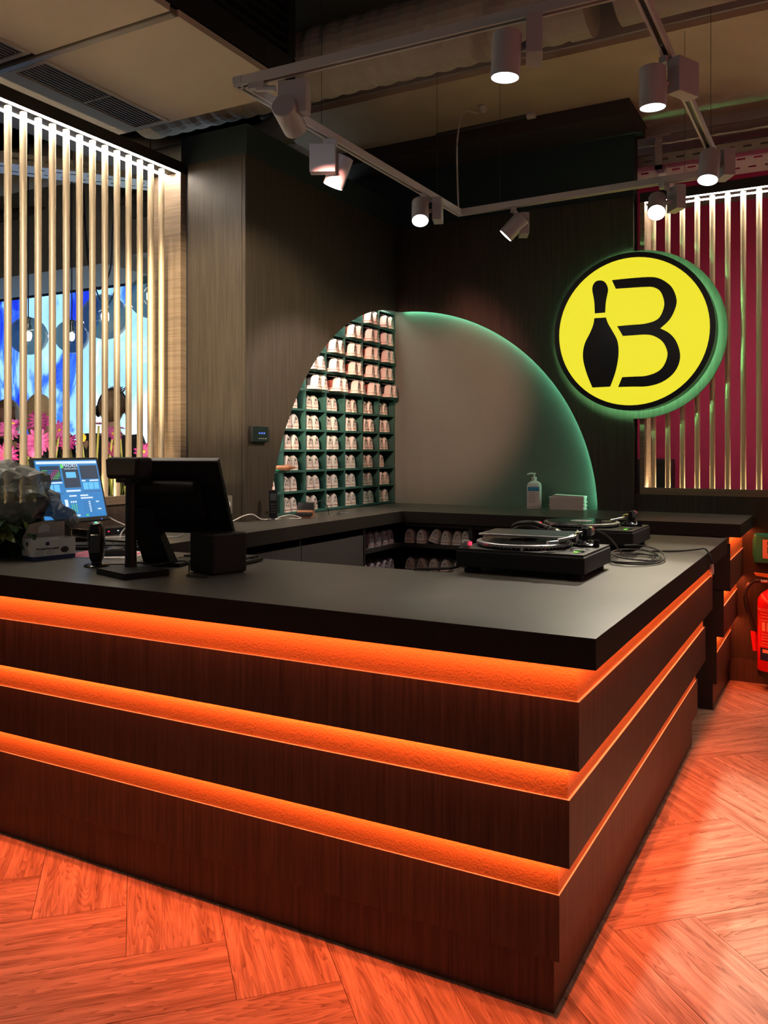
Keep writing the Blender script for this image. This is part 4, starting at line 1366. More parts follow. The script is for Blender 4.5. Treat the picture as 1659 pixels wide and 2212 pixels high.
# mouse, keyboards, leaflets
ms = thing('computer_mouse', 'black computer mouse lying on the pink leaflets', 'mouse', (-2.56, 2.46, ZT + 0.0025), (0, 0, 0.6))
rg = []
for x, hw, zt_ in ((-0.055, 0.012, 0.012), (-0.045, 0.026, 0.026), (-0.015, 0.031, 0.037), (0.02, 0.030, 0.034), (0.045, 0.025, 0.022), (0.056, 0.012, 0.010)):
    rg.append([(x, -hw * math.cos(PI * k / 10), 0.003 + (zt_ - 0.003) * math.sin(PI * k / 10) ** 0.6) for k in range(11)])
MB().loft(rg).build('shell', 'blackmatt2', ms, smooth=True)
MB().cyl(0.006, -0.003, 0.003, 12, mtx=trans(0.030, 0, 0.027) @ Matrix.Rotation(PI / 2, 4, 'X')).build('wheel', 'black', ms)
pp = thing('leaflet', 'pink and white printed leaflet under the computer mouse', 'leaflet', (-2.62, 2.47, ZT + 0.0002), (0, 0, 0.35))
MB().box(-0.15, 0.15, -0.105, 0.105, 0, 0.001).build('sheet', 'paper', pp)
MB().box(-0.15, -0.02, -0.10, 0.10, 0.001, 0.0013).build('printed_area', 'paperpink', pp)
MB().box(0.03, 0.13, -0.02, 0.08, 0.001, 0.0013).build('printed_area', 'paperpink', pp)


def keyboard(lab, loc, rz, L=0.44, D=0.14):
    k = thing('keyboard', lab, 'keyboard', loc, (0, 0, rz), group='keyboards')
    MB().box(-L / 2, L / 2, -D / 2, D / 2, 0.003, 0.016, 0.003).build('case', 'blackmatt2', k)
    kb = MB().box(-0.0075, 0.0075, -0.0075, 0.0075, 0, 0.008, 0.0015).build('key', 'blackmatt2', k)
    first_ = True
    for j in range(5):
        for i in range(21):
            o = kb if first_ else kb.copy()
            if not first_:
                COL.objects.link(o)
                o.parent = k
            first_ = False
            o.location = (-L / 2 + 0.022 + i * (L - 0.044) / 20, -D / 2 + 0.022 + j * 0.0235, 0.015)
    MB().box(-L / 2 + 0.02, -L / 2 + 0.06, D / 2 - 0.012, D / 2 - 0.006, 0, 0.004).build('foot', 'black', k)
    MB().box(-L / 2 + 0.03, L / 2 - 0.03, -D / 2 + 0.004, -D / 2 + 0.010, 0, 0.003).build('rubber_strip', 'black', k)
    return k


keyboard('black keyboard lying behind the white mask box', (-2.80, 2.60, ZT), 0.52, 0.36, 0.12)
keyboard('black keyboard partly hidden behind the small black cube', (-2.09, 2.535, ZT), 0.08, 0.30, 0.13)

# customer display on a pole
cd = thing('customer_display', 'black customer display head on a pole with a flat base', 'display', (-2.112, 2.118, ZT), (0, 0, math.radians(-10)))
MB().prism([(-0.120, -0.075), (0.075, -0.098), (0.100, 0.060), (-0.100, 0.085)], 0, 0.021).build('base_plate', 'blackmatt', cd)
MB().lathe([(0, 0.021), (0.021, 0.021), (0.0195, 0.05), (0.018, 0.30), (0.024, 0.302), (0.024, 0.318), (0, 0.318)], 20, mtx=trans(-0.06, 0.02, 0)).build('pole', 'black', cd, smooth=True)
hd = MB()
hd.box(-0.110, 0.075, -0.035, 0.03, 0.325, 0.40, 0.012, mtx=trans(-0.02, 0.0, 0.0) @ rotz(0.0))
hd.build('display_head', 'blackmatt', cd)
MB().prism([(-0.100, 0.340), (0.062, 0.340), (0.066, 0.392), (-0.104, 0.392)], -0.0365, -0.0345, 'y', mtx=trans(-0.02, 0, 0)).build('display_window', 'blackgloss', cd)
MB().box(-0.07, 0.02, -0.02, 0.02, 0.312, 0.327, 0.004, mtx=trans(-0.03, 0.005, 0)).build('swivel', 'black', cd)

# till screen seen from behind
ps = thing('till_screen', 'black touch-screen till seen from behind on a sloping stand', 'till', (-2.20, 2.40, ZT), (0, 0, math.radians(-76.2 + 90)))
c_ = Vector((-2.046, 2.251, 1.229)) - Vector((-2.20, 2.40, ZT))
c_ = rotz(-math.radians(13.8)) @ c_
Mx = Matrix.Translation(c_) @ Matrix.Rotation(math.radians(26), 4, 'X')
MB().box(-0.18, 0.18, 0.0, 0.022, -0.145, 0.145, 0.004, mtx=Mx).build('screen_case', 'blackmatt', ps)
MB().box(-0.176, 0.176, 0.0222, 0.0235, -0.14, 0.14, mtx=Mx).build('glass', 'blackgloss', ps)
MB().box(-0.12, 0.10, -0.030, 0.0, -0.07, 0.06, 0.008, mtx=Mx).build('rear_housing', 'blackmatt', ps)
MB().box(-0.181, 0.181, -0.001, 0.023, 0.140, 0.1465, 0.002, mtx=Mx).build('top_edge', 'greytop', ps) if False else None
mat('greytop', (0.16, 0.155, 0.15), rough=0.5)
MB().box(-0.181, 0.181, -0.001, 0.0235, 0.141, 0.1465, 0.002, mtx=Mx).build('top_edge', 'greytop', ps)
MB().cyl(0.024, -0.11, 0.09, 16, mtx=Mx @ trans(0, -0.02, 0.055) @ Matrix.Rotation(PI / 2, 4, 'Y')).build('hinge_bar', 'blackmatt2', ps, smooth=True)
stn = MB()
p0 = Mx @ Vector((0.0, -0.03, -0.03))
stn.loft([[(-0.045 + 0.0, p0.y - 0.022, p0.z), (0.045, p0.y - 0.022, p0.z), (0.045, p0.y + 0.008, p0.z), (-0.045, p0.y + 0.008, p0.z)],
          [(-0.065, -0.075, 0.012), (0.045, -0.075, 0.012), (0.045, -0.02, 0.012), (-0.065, -0.02, 0.012)]], mtx=trans(-0.02, 0, 0))
stn.build('stand', 'blackmatt', ps)
MB().box(-0.11, 0.07, -0.09, 0.06, 0.0, 0.014, 0.004).build('foot', 'blackmatt', ps)

cb = thing('receipt_printer', 'small black cube-shaped receipt printer right of the till', 'printer', (-1.915, 2.305, ZT), (0, 0, math.radians(-17)))
MB().box(-0.070, 0.076, -0.068, 0.070, 0.003, 0.140, 0.006).build('body', 'blackmatt2', cb)
MB().box(-0.0702, 0.0762, -0.0682, 0.0702, 0.116, 0.119).build('lid_seam', 'black', cb)
MB().box(-0.05, 0.06, 0.01, 0.02, 0.1395, 0.1415).build('paper_slot', 'black', cb)
MB().box(-0.06, 0.07, -0.06, 0.06, 0.0, 0.003).build('feet', 'black', cb)
cable('till_cable', 'tangle of black cables in front of the till stand', [(-2.26, 2.26, zc), (-2.16, 2.24, zc + 0.01), (-2.03, 2.27, zc + 0.03), (-1.97, 2.22, zc), (-1.93, 2.17, zc), (-1.85, 2.175, zc)], 0.003, 'cableblack')
cable('till_lead', 'thin black lead curling from the scanner towards the till', [(-2.37, 2.24, zc), (-2.30, 2.27, zc), (-2.24, 2.25, zc), (-2.2, 2.30, zc + 0.004)], 0.0028, 'cableblack')

# lit monitor with lighting software
mo = thing('lit_monitor', 'slim monitor with a bright blue lighting control screen', 'monitor', (-3.0, 2.62, ZT), (0, 0, math.radians(-2.3 + 90)))
mz = 1.224 - ZT
Mm = trans(0, 0, mz) @ Matrix.Rotation(-math.radians(15.9), 4, 'X')
MW, MH = 0.330, 0.264
MB().box(-MW / 2 - 0.012, MW / 2 + 0.012, 0.002, 0.024, -MH / 2 - 0.02, MH / 2 + 0.012, 0.004, mtx=Mm).build('case', 'black', mo)
scr = MB().box(-MW / 2, MW / 2, 0.0006, 0.002, -MH / 2, MH / 2, mtx=Mm).build('screen', 'screenblue', mo)


def sp(nm, x0, x1, z0, z1, m, d=0.0004):
    """flat picture element on the screen, in fractions from the top left"""
    MB().box(-MW / 2 + x0 * MW, -MW / 2 + x1 * MW, d - 0.0004, d + 0.0001, MH / 2 - z1 * MH, MH / 2 - z0 * MH, mtx=Mm).build(nm, m, scr)


sp('menu_bar', 0.02, 0.99, 0.02, 0.065, 'screenwhite')
sp('preview_panel', 0.06, 0.37, 0.10, 0.36, 'screendark')
sp('logo_panel', 0.40, 0.66, 0.08, 0.48, 'screendark')
sp('preview_panel', 0.69, 0.98, 0.10, 0.34, 'screendark')
sp('logo_mark', 0.385, 0.43, 0.075, 0.14, 'screengreen', 0.0002)
lettering('MADRIX', 0.022, 'screenwhite', scr, Mm @ Vector((-MW / 2 + 0.545 * MW, 0.0001, MH / 2 - 0.10 * MH)), Mm.to_euler(), 'screen_lettering').rotation_euler = (Mm.to_3x3() @ Matrix.Rotation(PI / 2, 3, 'X')).to_euler()
lettering('LIGHTING CONTROL', 0.0075, 'screenwhite', scr, Mm @ Vector((-MW / 2 + 0.545 * MW, 0.0001, MH / 2 - 0.155 * MH)), (Mm.to_3x3() @ Matrix.Rotation(PI / 2, 3, 'X')).to_euler(), 'screen_lettering')
sp('fixture_window', 0.45, 0.61, 0.21, 0.31, 'screencyan', 0.0002)
for r_ in range(6):
    for c_i in range(9):
        m_ = ('screengreen', 'screenblue', 'screenred')[(c_i + r_) // 3 % 3] if True else ''
        sp('pixel', 0.085 + c_i * 0.03 + r_ * 0.006, 0.105 + c_i * 0.03 + r_ * 0.006, 0.17 + r_ * 0.028, 0.182 + r_ * 0.028, m_, 0.0002)
for x0 in (0.03, 0.13, 0.23):
    sp('storage_tile', x0, x0 + 0.085, 0.42, 0.54, 'screencyan')
for x0 in (0.70, 0.79, 0.88):
    sp('storage_tile', x0, x0 + 0.08, 0.40, 0.52, 'screencyan')
sp('button_row', 0.03, 0.12, 0.375, 0.40, 'screenwhite')
sp('button_row', 0.18, 0.37, 0.375, 0.40, 'screenwhite')
sp('button_row', 0.69, 0.75, 0.355, 0.38, 'screenwhite')
sp('button_row', 0.82, 0.97, 0.355, 0.38, 'screenwhite')
sp('divider_line', 0.02, 0.37, 0.575, 0.583, 'screendark')
sp('divider_line', 0.41, 0.64, 0.52, 0.55, 'screenwhite')
sp('divider_line', 0.68, 0.98, 0.555, 0.563, 'screendark')
for x0 in (0.03, 0.62):
    sp('button_row', x0, x0 + 0.13, 0.61, 0.635, 'screenwhite')
    sp('button_row', x0, x0 + 0.20, 0.655, 0.68, 'screenwhite')
    for k in range(6):
        sp('slider', x0 + 0.02, x0 + 0.20, 0.735 + k * 0.033, 0.738 + k * 0.033, 'screendark')
        sp('slider_value', x0 + 0.115, x0 + 0.145, 0.728 + k * 0.033, 0.745 + k * 0.033, 'screenwhite', 0.0002)
    sp('button_row', x0 + 0.24, x0 + 0.29, 0.73, 0.752, 'screenwhite')
    sp('button_row', x0 + 0.25, x0 + 0.31, 0.86, 0.882, 'screenwhite')
sp('palette_box', 0.355, 0.405, 0.68, 0.80, 'screenwhite')
for k in range(3):
    sp('level_bar', 0.455 + k * 0.035, 0.463 + k * 0.035, 0.76, 0.92, 'screengreen')
    sp('level_knob', 0.447 + k * 0.035, 0.471 + k * 0.035, 0.71, 0.74, 'screenwhite')
    sp('transport_button', 0.45 + k * 0.04, 0.482 + k * 0.04, 0.945, 0.975, 'screenwhite')
sp('button_row', 0.44, 0.56, 0.61, 0.635, 'screenwhite')
sp('status_light', 0.66, 0.70, 0.955, 0.978, 'screengreen')
MB().box(-0.022, 0.022, 0.03, 0.045, 0.012, mz + 0.0, 0.003).build('neck', 'black', mo)
MB().box(-0.10, 0.10, -0.05, 0.10, 0.0, 0.012, 0.003).build('foot', 'black', mo)
bx = MB().box(0.13, 0.134, -0.002, 0.0005, -MH / 2 - 0.016, -MH / 2 - 0.012, mtx=Mm).build('power_light', 'indblue', mo)

# clutter behind: router, notes, cables
rt = thing('router_box', 'low black box with small lights under the lit monitor', 'router', (-3.02, 2.86, ZB), (0, 0, 1.4))
MB().box(-0.16, 0.16, -0.06, 0.06, 0.0, 0.035, 0.004).build('case', 'blackgloss', rt)
for k in range(3):
    MB().box(-0.05 + 0.05 * k, -0.042 + 0.05 * k, -0.0612, -0.0598, 0.016, 0.02).build('light', 'indred' if k == 0 else 'screenwhite', rt)
nb = thing('note_block', 'small block of pale notes beside the monitor cables', 'notes', (-2.93, 2.98, ZB), (0, 0, 0.9))
MB().box(-0.035, 0.035, -0.02, 0.02, 0.0, 0.05, 0.001).build('pad', 'paper', nb)
MB().box(-0.035, 0.035, -0.0205, 0.0205, 0.044, 0.0515).build('top_sheet', 'white', nb)
cable('white_cable', 'white cable looping right of the lit monitor', [(-2.98, 2.80, ZB + 0.09), (-2.96, 2.86, ZB + 0.055), (-2.93, 2.92, ZB + 0.03), (-2.88, 2.94, ZB + 0.05), (-2.84, 2.98, ZB + 0.02), (-2.82, 3.05, ZB + 0.005)], 0.0032, 'cablewhite')
cable('usb_cable', 'short white cable end rising behind the barcode scanner', [(-2.77, 2.68, ZB + 0.005), (-2.78, 2.70, ZB + 0.03), (-2.76, 2.72, ZB + 0.065)], 0.0035, 'cablewhite')
cable('grey_cable', 'thin grey cables running behind the keyboard to the till', [(-2.88, 2.70, ZB + 0.004), (-2.80, 2.78, ZB + 0.006), (-2.70, 2.78, ZB + 0.012), (-2.62, 2.86, ZB + 0.005), (-2.55, 2.84, ZB + 0.02)], 0.003, 'cablewhite')
cable('charger_cable', 'white charger cable lying along the wall to the phone dock', [(-2.93, 3.50, ZB + 0.03), (-2.88, 3.56, ZB + 0.008), (-2.85, 3.645, ZB + 0.035), (-2.83, 3.70, ZB + 0.04), (-2.81, 3.75, ZB + 0.012), (-2.80, 3.82, ZB + 0.006)], 0.0034, 'cablewhite')
cable('loop_cable', 'white cable loop between the phone and the brown device', [(-2.795, 3.86, ZB + 0.005), (-2.80, 3.92, ZB + 0.014), (-2.77, 3.98, ZB + 0.02), (-2.72, 4.0, ZB + 0.006), (-2.70, 3.95, ZB + 0.005), (-2.74, 3.92, ZB + 0.005)], 0.0036, 'cablewhite')
cable('hook_cable', 'white hook-shaped cable end above the phone dock', [(-2.81, 3.87, ZB + 0.005), (-2.815, 3.885, ZB + 0.04), (-2.82, 3.90, ZB + 0.085), (-2.815, 3.885, ZB + 0.10), (-2.81, 3.87, ZB + 0.09)], 0.0036, 'cablewhite')
cable('black_wire', 'thin black wires curling right of the brown device', [(-2.72, 4.13, ZB + 0.03), (-2.72, 4.19, ZB + 0.09), (-2.70, 4.25, ZB + 0.06), (-2.70, 4.28, ZB + 0.004), (-2.66, 4.33, ZB + 0.004), (-2.72, 4.40, ZB + 0.004), (-2.68, 4.46, ZB + 0.004)], 0.0024, 'cableblack')
ch = thing('usb_charger', 'white plug-in charger at the end of the worktop by the column', 'charger', (-2.92, 3.49, ZB))
MB().box(-0.018, 0.018, -0.014, 0.014, 0.0, 0.034, 0.003).build('body', 'plasticwhite', ch)
MB().cyl(0.006, 0.034, 0.062, 10).build('plug', 'plasticwhite', ch)
ck = thing('cash_drawer_box', 'dark box on the worktop behind the till screen', 'box', (-2.86, 3.28, ZB))
MB().box(-0.12, 0.10, -0.16, 0.14, 0.0, 0.075, 0.004).build('body', 'blackmatt2', ck)
MB().box(0.1005, 0.103, -0.13, 0.11, 0.015, 0.06).build('front', 'black', ck)
ph = thing('cordless_phone', 'black cordless phone standing in a round silver dock', 'phone', (-2.79, 3.835, ZB), (0, 0, math.radians(-50)))
MB().lathe([(0, 0), (0.042, 0), (0.044, 0.005), (0.036, 0.012), (0.018, 0.016), (0, 0.017)], 28).build('dock', 'chrome', ph, smooth=True)
MB().box(-0.010, 0.012, -0.023, 0.023, 0.012, 0.168, 0.005, mtx=Matrix.Rotation(-0.06, 4, 'Y')).build('handset', 'blackgloss', ph)
MB().box(0.0125, 0.0135, -0.017, 0.017, 0.11, 0.15, mtx=Matrix.Rotation(-0.06, 4, 'Y')).build('screen', 'glassdark', ph)
for k in range(4):
    MB().box(0.0125, 0.0145, -0.015, 0.015, 0.04 + k * 0.015, 0.048 + k * 0.015, mtx=Matrix.Rotation(-0.06, 4, 'Y')).build('key_row', 'black', ph)
tm = thing('card_terminal', 'brown wedge-shaped card terminal below the shoe rack', 'terminal', (-2.755, 4.10, ZB), (0, 0, math.radians(25)))
MB().prism([(-0.075, 0.0), (0.070, 0.0), (0.075, 0.022), (0.015, 0.030), (-0.030, 0.080), (-0.070, 0.085), (-0.085, 0.04)], -0.045, 0.045, 'y', mtx=rotz(-PI / 2)).build('shell', 'leatherbrown', tm)
MB().prism([(0.018, 0.030), (0.076, 0.0225), (0.078, 0.012), (0.02, 0.012)], -0.0465, 0.0465, 'y', mtx=rotz(-PI / 2)).build('keypad', 'blackmatt', tm)
MB().prism([(-0.066, 0.0855), (-0.030, 0.0815), (0.005, 0.044), (-0.010, 0.040), (-0.060, 0.075)], -0.047, 0.047, 'y', mtx=rotz(-PI / 2)).build('display', 'blackgloss', tm)

# on the column: socket and touch panel
so_ = thing('wall_socket', 'metal wall socket on the column behind the till', 'socket', (-2.975, 3.6745, 1.095))
MB().box(-0.03, 0.03, -0.006, 0.0, -0.05, 0.05, 0.002).build('plate', 'grillemetal', so_)
MB().cyl(0.02, 0, 0.003, 20, mtx=trans(0, -0.006, 0) @ Matrix.Rotation(PI / 2, 4, 'X')).build('insert', 'white', so_)
kp = thing('touch_panel', 'black glass touch panel with blue digits on the dark wall', 'control panel', (XP, 3.785, 1.482))
MB().box(0.0, 0.022, -0.075, 0.07, -0.044, 0.046, 0.003).build('housing', 'black', kp)
MB().box(0.022, 0.0235, -0.072, 0.067, -0.041, 0.043).build('glass', 'blackgloss', kp)
for k in range(4):
    MB().box(0.0236, 0.0242, -0.02 + k * 0.016, -0.013 + k * 0.016, 0.002, 0.010).build('digit', 'indblue', kp)
for k in range(4):
    MB().box(0.0236, 0.0240, -0.022 + k * 0.020, -0.010 + k * 0.020, -0.026, -0.022).build('icon', 'labelgrey', kp)

# =================================================================== ON THE BACK WORKTOP
bo = thing('soap_bottle', 'white pump bottle with a blue label on the back worktop', 'bottle', (-1.81, 5.42, ZB), (0, 0, 0.28))


def rr_ring(wx, wy, z, p=0.55, n=28):
    return [(wx * abs(math.cos(a)) ** p * (1 if math.cos(a) >= 0 else -1), wy * abs(math.sin(a)) ** p * (1 if math.sin(a) >= 0 else -1), z) for a in [2 * PI * (k + 0.5) / n for k in range(n)]]


MB().loft([rr_ring(0.045, 0.030, 0.0), rr_ring(0.048, 0.033, 0.006), rr_ring(0.048, 0.033, 0.15), rr_ring(0.043, 0.029, 0.170), rr_ring(0.026, 0.02, 0.182), rr_ring(0.015, 0.015, 0.186, 1), rr_ring(0.014, 0.014, 0.196, 1)]).build('body', 'plasticwhite', bo, smooth=True)
MB().lathe([(0, 0.194), (0.017, 0.194), (0.017, 0.210), (0.006, 0.212), (0.006, 0.228), (0.010, 0.229), (0.010, 0.238), (0, 0.238)], 18).build('pump', 'plasticwhite', bo, smooth=True)
MB().tube([(0, 0, 0.234), (-0.025, -0.006, 0.235), (-0.045, -0.012, 0.228)], 0.0048, 8).build('nozzle', 'plasticwhite', bo, smooth=True)
MB().box(-0.040, 0.034, -0.0338, -0.0332, 0.118, 0.146).build('blue_label', 'labelblue', bo)
MB().box(-0.040, 0.034, -0.0336, -0.0331, 0.020, 0.116).build('label_sheet', 'paper', bo)
for k in range(7):
    MB().box(-0.034, 0.006 + 0.018 * ((k * 3) % 2), -0.0341, -0.0335, 0.105 - k * 0.0105, 0.108 - k * 0.0105).build('small_print', 'printgrey', bo)
lettering('hand wash', 0.014, 'white', bo, (-0.003, -0.0342, 0.132), (PI / 2, 0, 0)) if False else None
ts = thing('paper_towels', 'stack of folded white paper towels beside the pump bottle', 'paper towels', (-1.585, 5.435, ZB), (0, 0, 0.05))
for k in range(11):
    MB().box(-0.112 + rnd.uniform(-0.004, 0.004), 0.112 + rnd.uniform(-0.004, 0.004), -0.05, 0.05, 0.0005 + k * 0.0078, 0.0070 + k * 0.0078, 0.0012).build('towel', 'paper', ts)
MB().prism([(-0.09, 0.0), (0.115, -0.004), (0.112, 0.004), (-0.085, 0.012)], -0.05, 0.05, 'y', mtx=trans(0, 0, 0.087)).build('top_towel', 'paper', ts)

# small brown torch lying in a cubby
fl_ = thing('brown_torch', 'small brown torch-like tool lying at the left edge of the shoe rack', 'tool', (RX + 0.012, 4.060, CZ0 + 2 * CH + 0.001), (0, 0, math.radians(72)))
MB().lathe([(0, -0.075), (0.013, -0.075), (0.014, -0.05), (0.0145, 0.02), (0.018, 0.03), (0.018, 0.055), (0.010, 0.07), (0.006, 0.10), (0, 0.10)], 14, mtx=trans(0, 0, 0.018) @ Matrix.Rotation(PI / 2, 4, 'Y')).build('barrel', 'leatherbrown', fl_, smooth=True)
MB().box(-0.05, -0.02, -0.010, 0.010, 0.0, 0.012, 0.003).build('trigger', 'indteal', fl_) if False else MB().box(-0.05, -0.02, -0.010, 0.010, 0.0, 0.012, 0.003).build('switch', 'aidgreen', fl_)

# =================================================================== BY THE RIGHT WALL
fa = thing('first_aid_box', 'green first aid box on the wall above the fire extinguisher', 'first aid box', (-0.30, 5.50, 0.815))
MB().box(-0.165, 0.165, -0.10, 0.0, -0.085, 0.085, 0.014).build('case', 'aidgreen', fa)
MB().box(-0.167, 0.167, -0.053, -0.047, -0.087, 0.087, 0.004).build('seam', 'signgreen', fa)
MB().box(-0.172, -0.164, -0.07, -0.03, -0.05, 0.055, 0.003).build('hinge', 'aidgreen', fa)
MB().box(-0.115, 0.115, -0.1012, -0.1, -0.055, 0.055).build('label_sheet', 'extlabel', fa)
MB().box(-0.09, 0.09, -0.1022, -0.1012, 0.024, 0.046).build('dark_band', 'inkblue', fa)
MB().box(-0.09, -0.045, -0.1022, -0.1012, -0.026, 0.016).build('green_square', 'signgreen', fa)
MB().box(-0.071, -0.063, -0.1032, -0.1022, -0.020, 0.010).build('cross', 'white', fa)
MB().box(-0.082, -0.052, -0.1032, -0.1022, -0.009, -0.001).build('cross', 'white', fa)
lettering('FIRST AID', 0.024, 'white', fa, (0.0, -0.1026, 0.035), (PI / 2, 0, 0))
for k in range(3):
    MB().box(-0.09, 0.0, -0.1018, -0.1012, -0.034 - k * 0.007, -0.031 - k * 0.007).build('small_print', 'printgrey', fa)

fe = thing('fire_extinguisher', 'red fire extinguisher with a black hose at the right edge', 'fire extinguisher', (-0.365, 5.39, 0.075))
MB().lathe([(0, 0.035), (0.076, 0.035), (0.078, 0.045), (0.078, 0.43), (0.074, 0.455), (0.055, 0.485), (0.028, 0.505), (0.020, 0.51), (0.020, 0.54), (0, 0.54)], 36).build('cylinder', 'extred', fe, smooth=True)
MB().lathe([(0, 0.0), (0.074, 0.0), (0.077, 0.006), (0.0775, 0.05), (0.072, 0.05), (0, 0.045)], 36).build('base_ring', 'black', fe, smooth=True)
MB().lathe([(0.0, 0.53), (0.024, 0.53), (0.024, 0.575), (0.0, 0.575)], 18).build('valve', 'black', fe, smooth=True)
MB().prism([(-0.095, 0.600), (-0.085, 0.585), (0.06, 0.565), (0.065, 0.580), (-0.02, 0.596)], -0.012, 0.012, 'y').build('lever', 'orangeplastic', fe)
MB().cyl(0.012, 0.022, 0.060, 14, mtx=trans(0, 0, 0.555) @ Matrix.Rotation(-PI / 2, 4, 'Y')).build('hose_fitting', 'chrome', fe, smooth=True)
MB().tube(smooth_pts([(-0.058, 0, 0.555), (-0.10, 0.0, 0.548), (-0.138, 0.0, 0.50), (-0.142, 0.0, 0.44), (-0.125, 0.0, 0.36), (-0.10, 0.0, 0.29), (-0.088, -0.002, 0.25)], 7), 0.0125, 12).build('hose', 'cableblack', fe, smooth=True)
MB().lathe([(0, -0.1), (0.016, -0.1), (0.0165, 0.0), (0.0155, 0.012), (0.0, 0.012)], 18, mtx=trans(-0.097, -0.004, 0.245) @ Matrix.Rotation(-0.10, 4, 'Y')).build('nozzle', 'extred', fe, smooth=True)


def wrap(nm, a0_, a1_, z0, z1, m, r=0.0786):
    n_ = 10
    m_ = MB()
    for k in range(n_):
        p = a0_ + (a1_ - a0_) * k / n_
        q = a0_ + (a1_ - a0_) * (k + 1) / n_
        m_.face([(r * math.cos(p), r * math.sin(p), z0), (r * math.cos(q), r * math.sin(q), z0), (r * math.cos(q), r * math.sin(q), z1), (r * math.cos(p), r * math.sin(p), z1)])
    m_.build(nm, m, fe)


def curved_text(txt, size, a_c, z, m, r=0.0792):
    me = text_mesh(txt, size).copy()
    for v in me.vertices:
        a = a_c + v.co.x / r
        v.co = Vector(((r + v.co.z * 0.2) * math.cos(a), (r + v.co.z * 0.2) * math.sin(a), z + v.co.y))
    me.materials.append(MATS[m])
    o = bpy.data.objects.new('lettering', me)
    COL.objects.link(o)
    o.parent = fe


AC = -PI / 2 - 0.25
curved_text('FIRE EXTINGUISHER', 0.022, AC + 0.25, 0.395, 'extlabel')
for k, z in enumerate((0.355, 0.335, 0.255, 0.240, 0.225, 0.205)):
    wrap('small_print', AC - 0.45, AC + 0.55 - 0.1 * (k % 2), z, z + 0.004, 'extlabel', 0.0788)
wrap('frame_line', AC - 0.62, AC - 0.61, 0.19, 0.375, 'extlabel', 0.0788)
wrap('frame_line', AC - 0.62, AC + 0.7, 0.372, 0.375, 'extlabel', 0.0788)
wrap('frame_line', AC - 0.62, AC + 0.7, 0.19, 0.193, 'extlabel', 0.0788)
wrap('pictogram', AC - 0.4, AC - 0.15, 0.275, 0.325, 'extlabel', 0.0788)
wrap('pictogram', AC - 0.05, AC + 0.2, 0.275, 0.325, 'extlabel', 0.0788)
wrap('maker_label', AC - 0.58, AC + 0.7, 0.105, 0.178, 'inkblue', 0.0788)
wrap('label_stripe', AC - 0.35, AC + 0.6, 0.150, 0.170, 'extlabel', 0.0792)

# =================================================================== THE ROOM BEHIND THE LEFT SCREEN
wv = room('wall_far_left')
MB().box(-11.5, -3.45, 7.0, 7.1, 0.0, 4.0).build('painted_wall', 'ceildark', wv)
vw = thing('video_wall', 'huge glowing video wall of blue and white clouds behind the gold bars', 'video wall', (-7.6, 6.9, 0.6))
MB().box(-3.6, 3.6, 0.0, 0.04, 0.0, 2.62).build('screen', 'videowall', vw)
MB().box(-3.65, 3.65, -0.01, 0.06, 2.62, 2.70).build('top_frame', 'black', vw)
MB().box(-3.65, 3.65, -0.01, 0.06, -0.6, 0.0).build('plinth', 'black', vw)
fl2 = room('floor_far_left')
MB().box(-11.5, -3.44, 0.4, 7.0, -0.05, 0.0).build('boards', 'carcass', fl2)
cl2 = room('ceiling_far_left')
MB().box(-11.5, -3.7, 0.4, 7.1, 3.86, 3.95).build('slab', 'ceilraw', cl2)
MB().box(-9.5, -5.35, 5.0, 5.7, 2.93, 3.84).build('bulkhead', 'greybeam', cl2)
MB().box(-5.35, -3.8, 5.3, 5.7, 3.06, 3.36).build('bulkhead', 'greybeam', cl2)
MB().box(-9.5, -4.0, 5.75, 6.88, 3.42, 3.48).build('pale_soffit', 'white', cl2)
MB().box(-5.30, -4.2, 5.75, 6.3, 3.36, 3.84).build('dark_recess', 'black', cl2)
dk = thing('ceiling_pipe', 'thick grey pipe crossing the ceiling behind the gold bars', 'pipe', (-5.2, 4.3, 3.55))
MB().tube(smooth_pts([(-2.0, 0.2, 0.0), (-0.6, 0.1, 0.02), (0.4, 0.2, 0.0), (1.4, 0.9, 0.02)], 6), 0.16, 16).build('pipe', 'duct', dk, smooth=True)
MB().tube([(-1.9, 0.62, -0.08), (1.2, 1.0, -0.05)], 0.05, 10).build('pipe', 'ductdark', dk, smooth=True)
t2 = cable_tray('cable_tray', 'perforated cable tray seen behind the tops of the gold bars', (-4.75, 2.95, 3.12), math.radians(52), 1.7, 0.22)


def pendant(lab, c, r):
    p = thing('globe_pendant', lab, 'pendant lamp', (c[0], c[1], c[2]), group='smoked globe pendants')
    MB().sphere(r, u=28, v=18).build('glass_globe', 'smokeglass', p, smooth=True)
    MB().lathe([(0, r * 0.2), (r * 0.16, r * 0.2), (r * 0.18, r * 0.5), (r * 0.10, r * 0.72), (r * 0.16, r * 0.98), (0, r * 1.04)], 14).build('lamp_holder', 'chrome', p, smooth=True)
    MB().sphere(r * 0.17, (0, 0, r * 0.02), sz=1.7).build('bulb', 'bulb', p, smooth=True)
    MB().tube([(0, 0, r), (0.0, 0.0, 3.86 - c[2])], 0.004, 6).build('cord', 'cord', p)


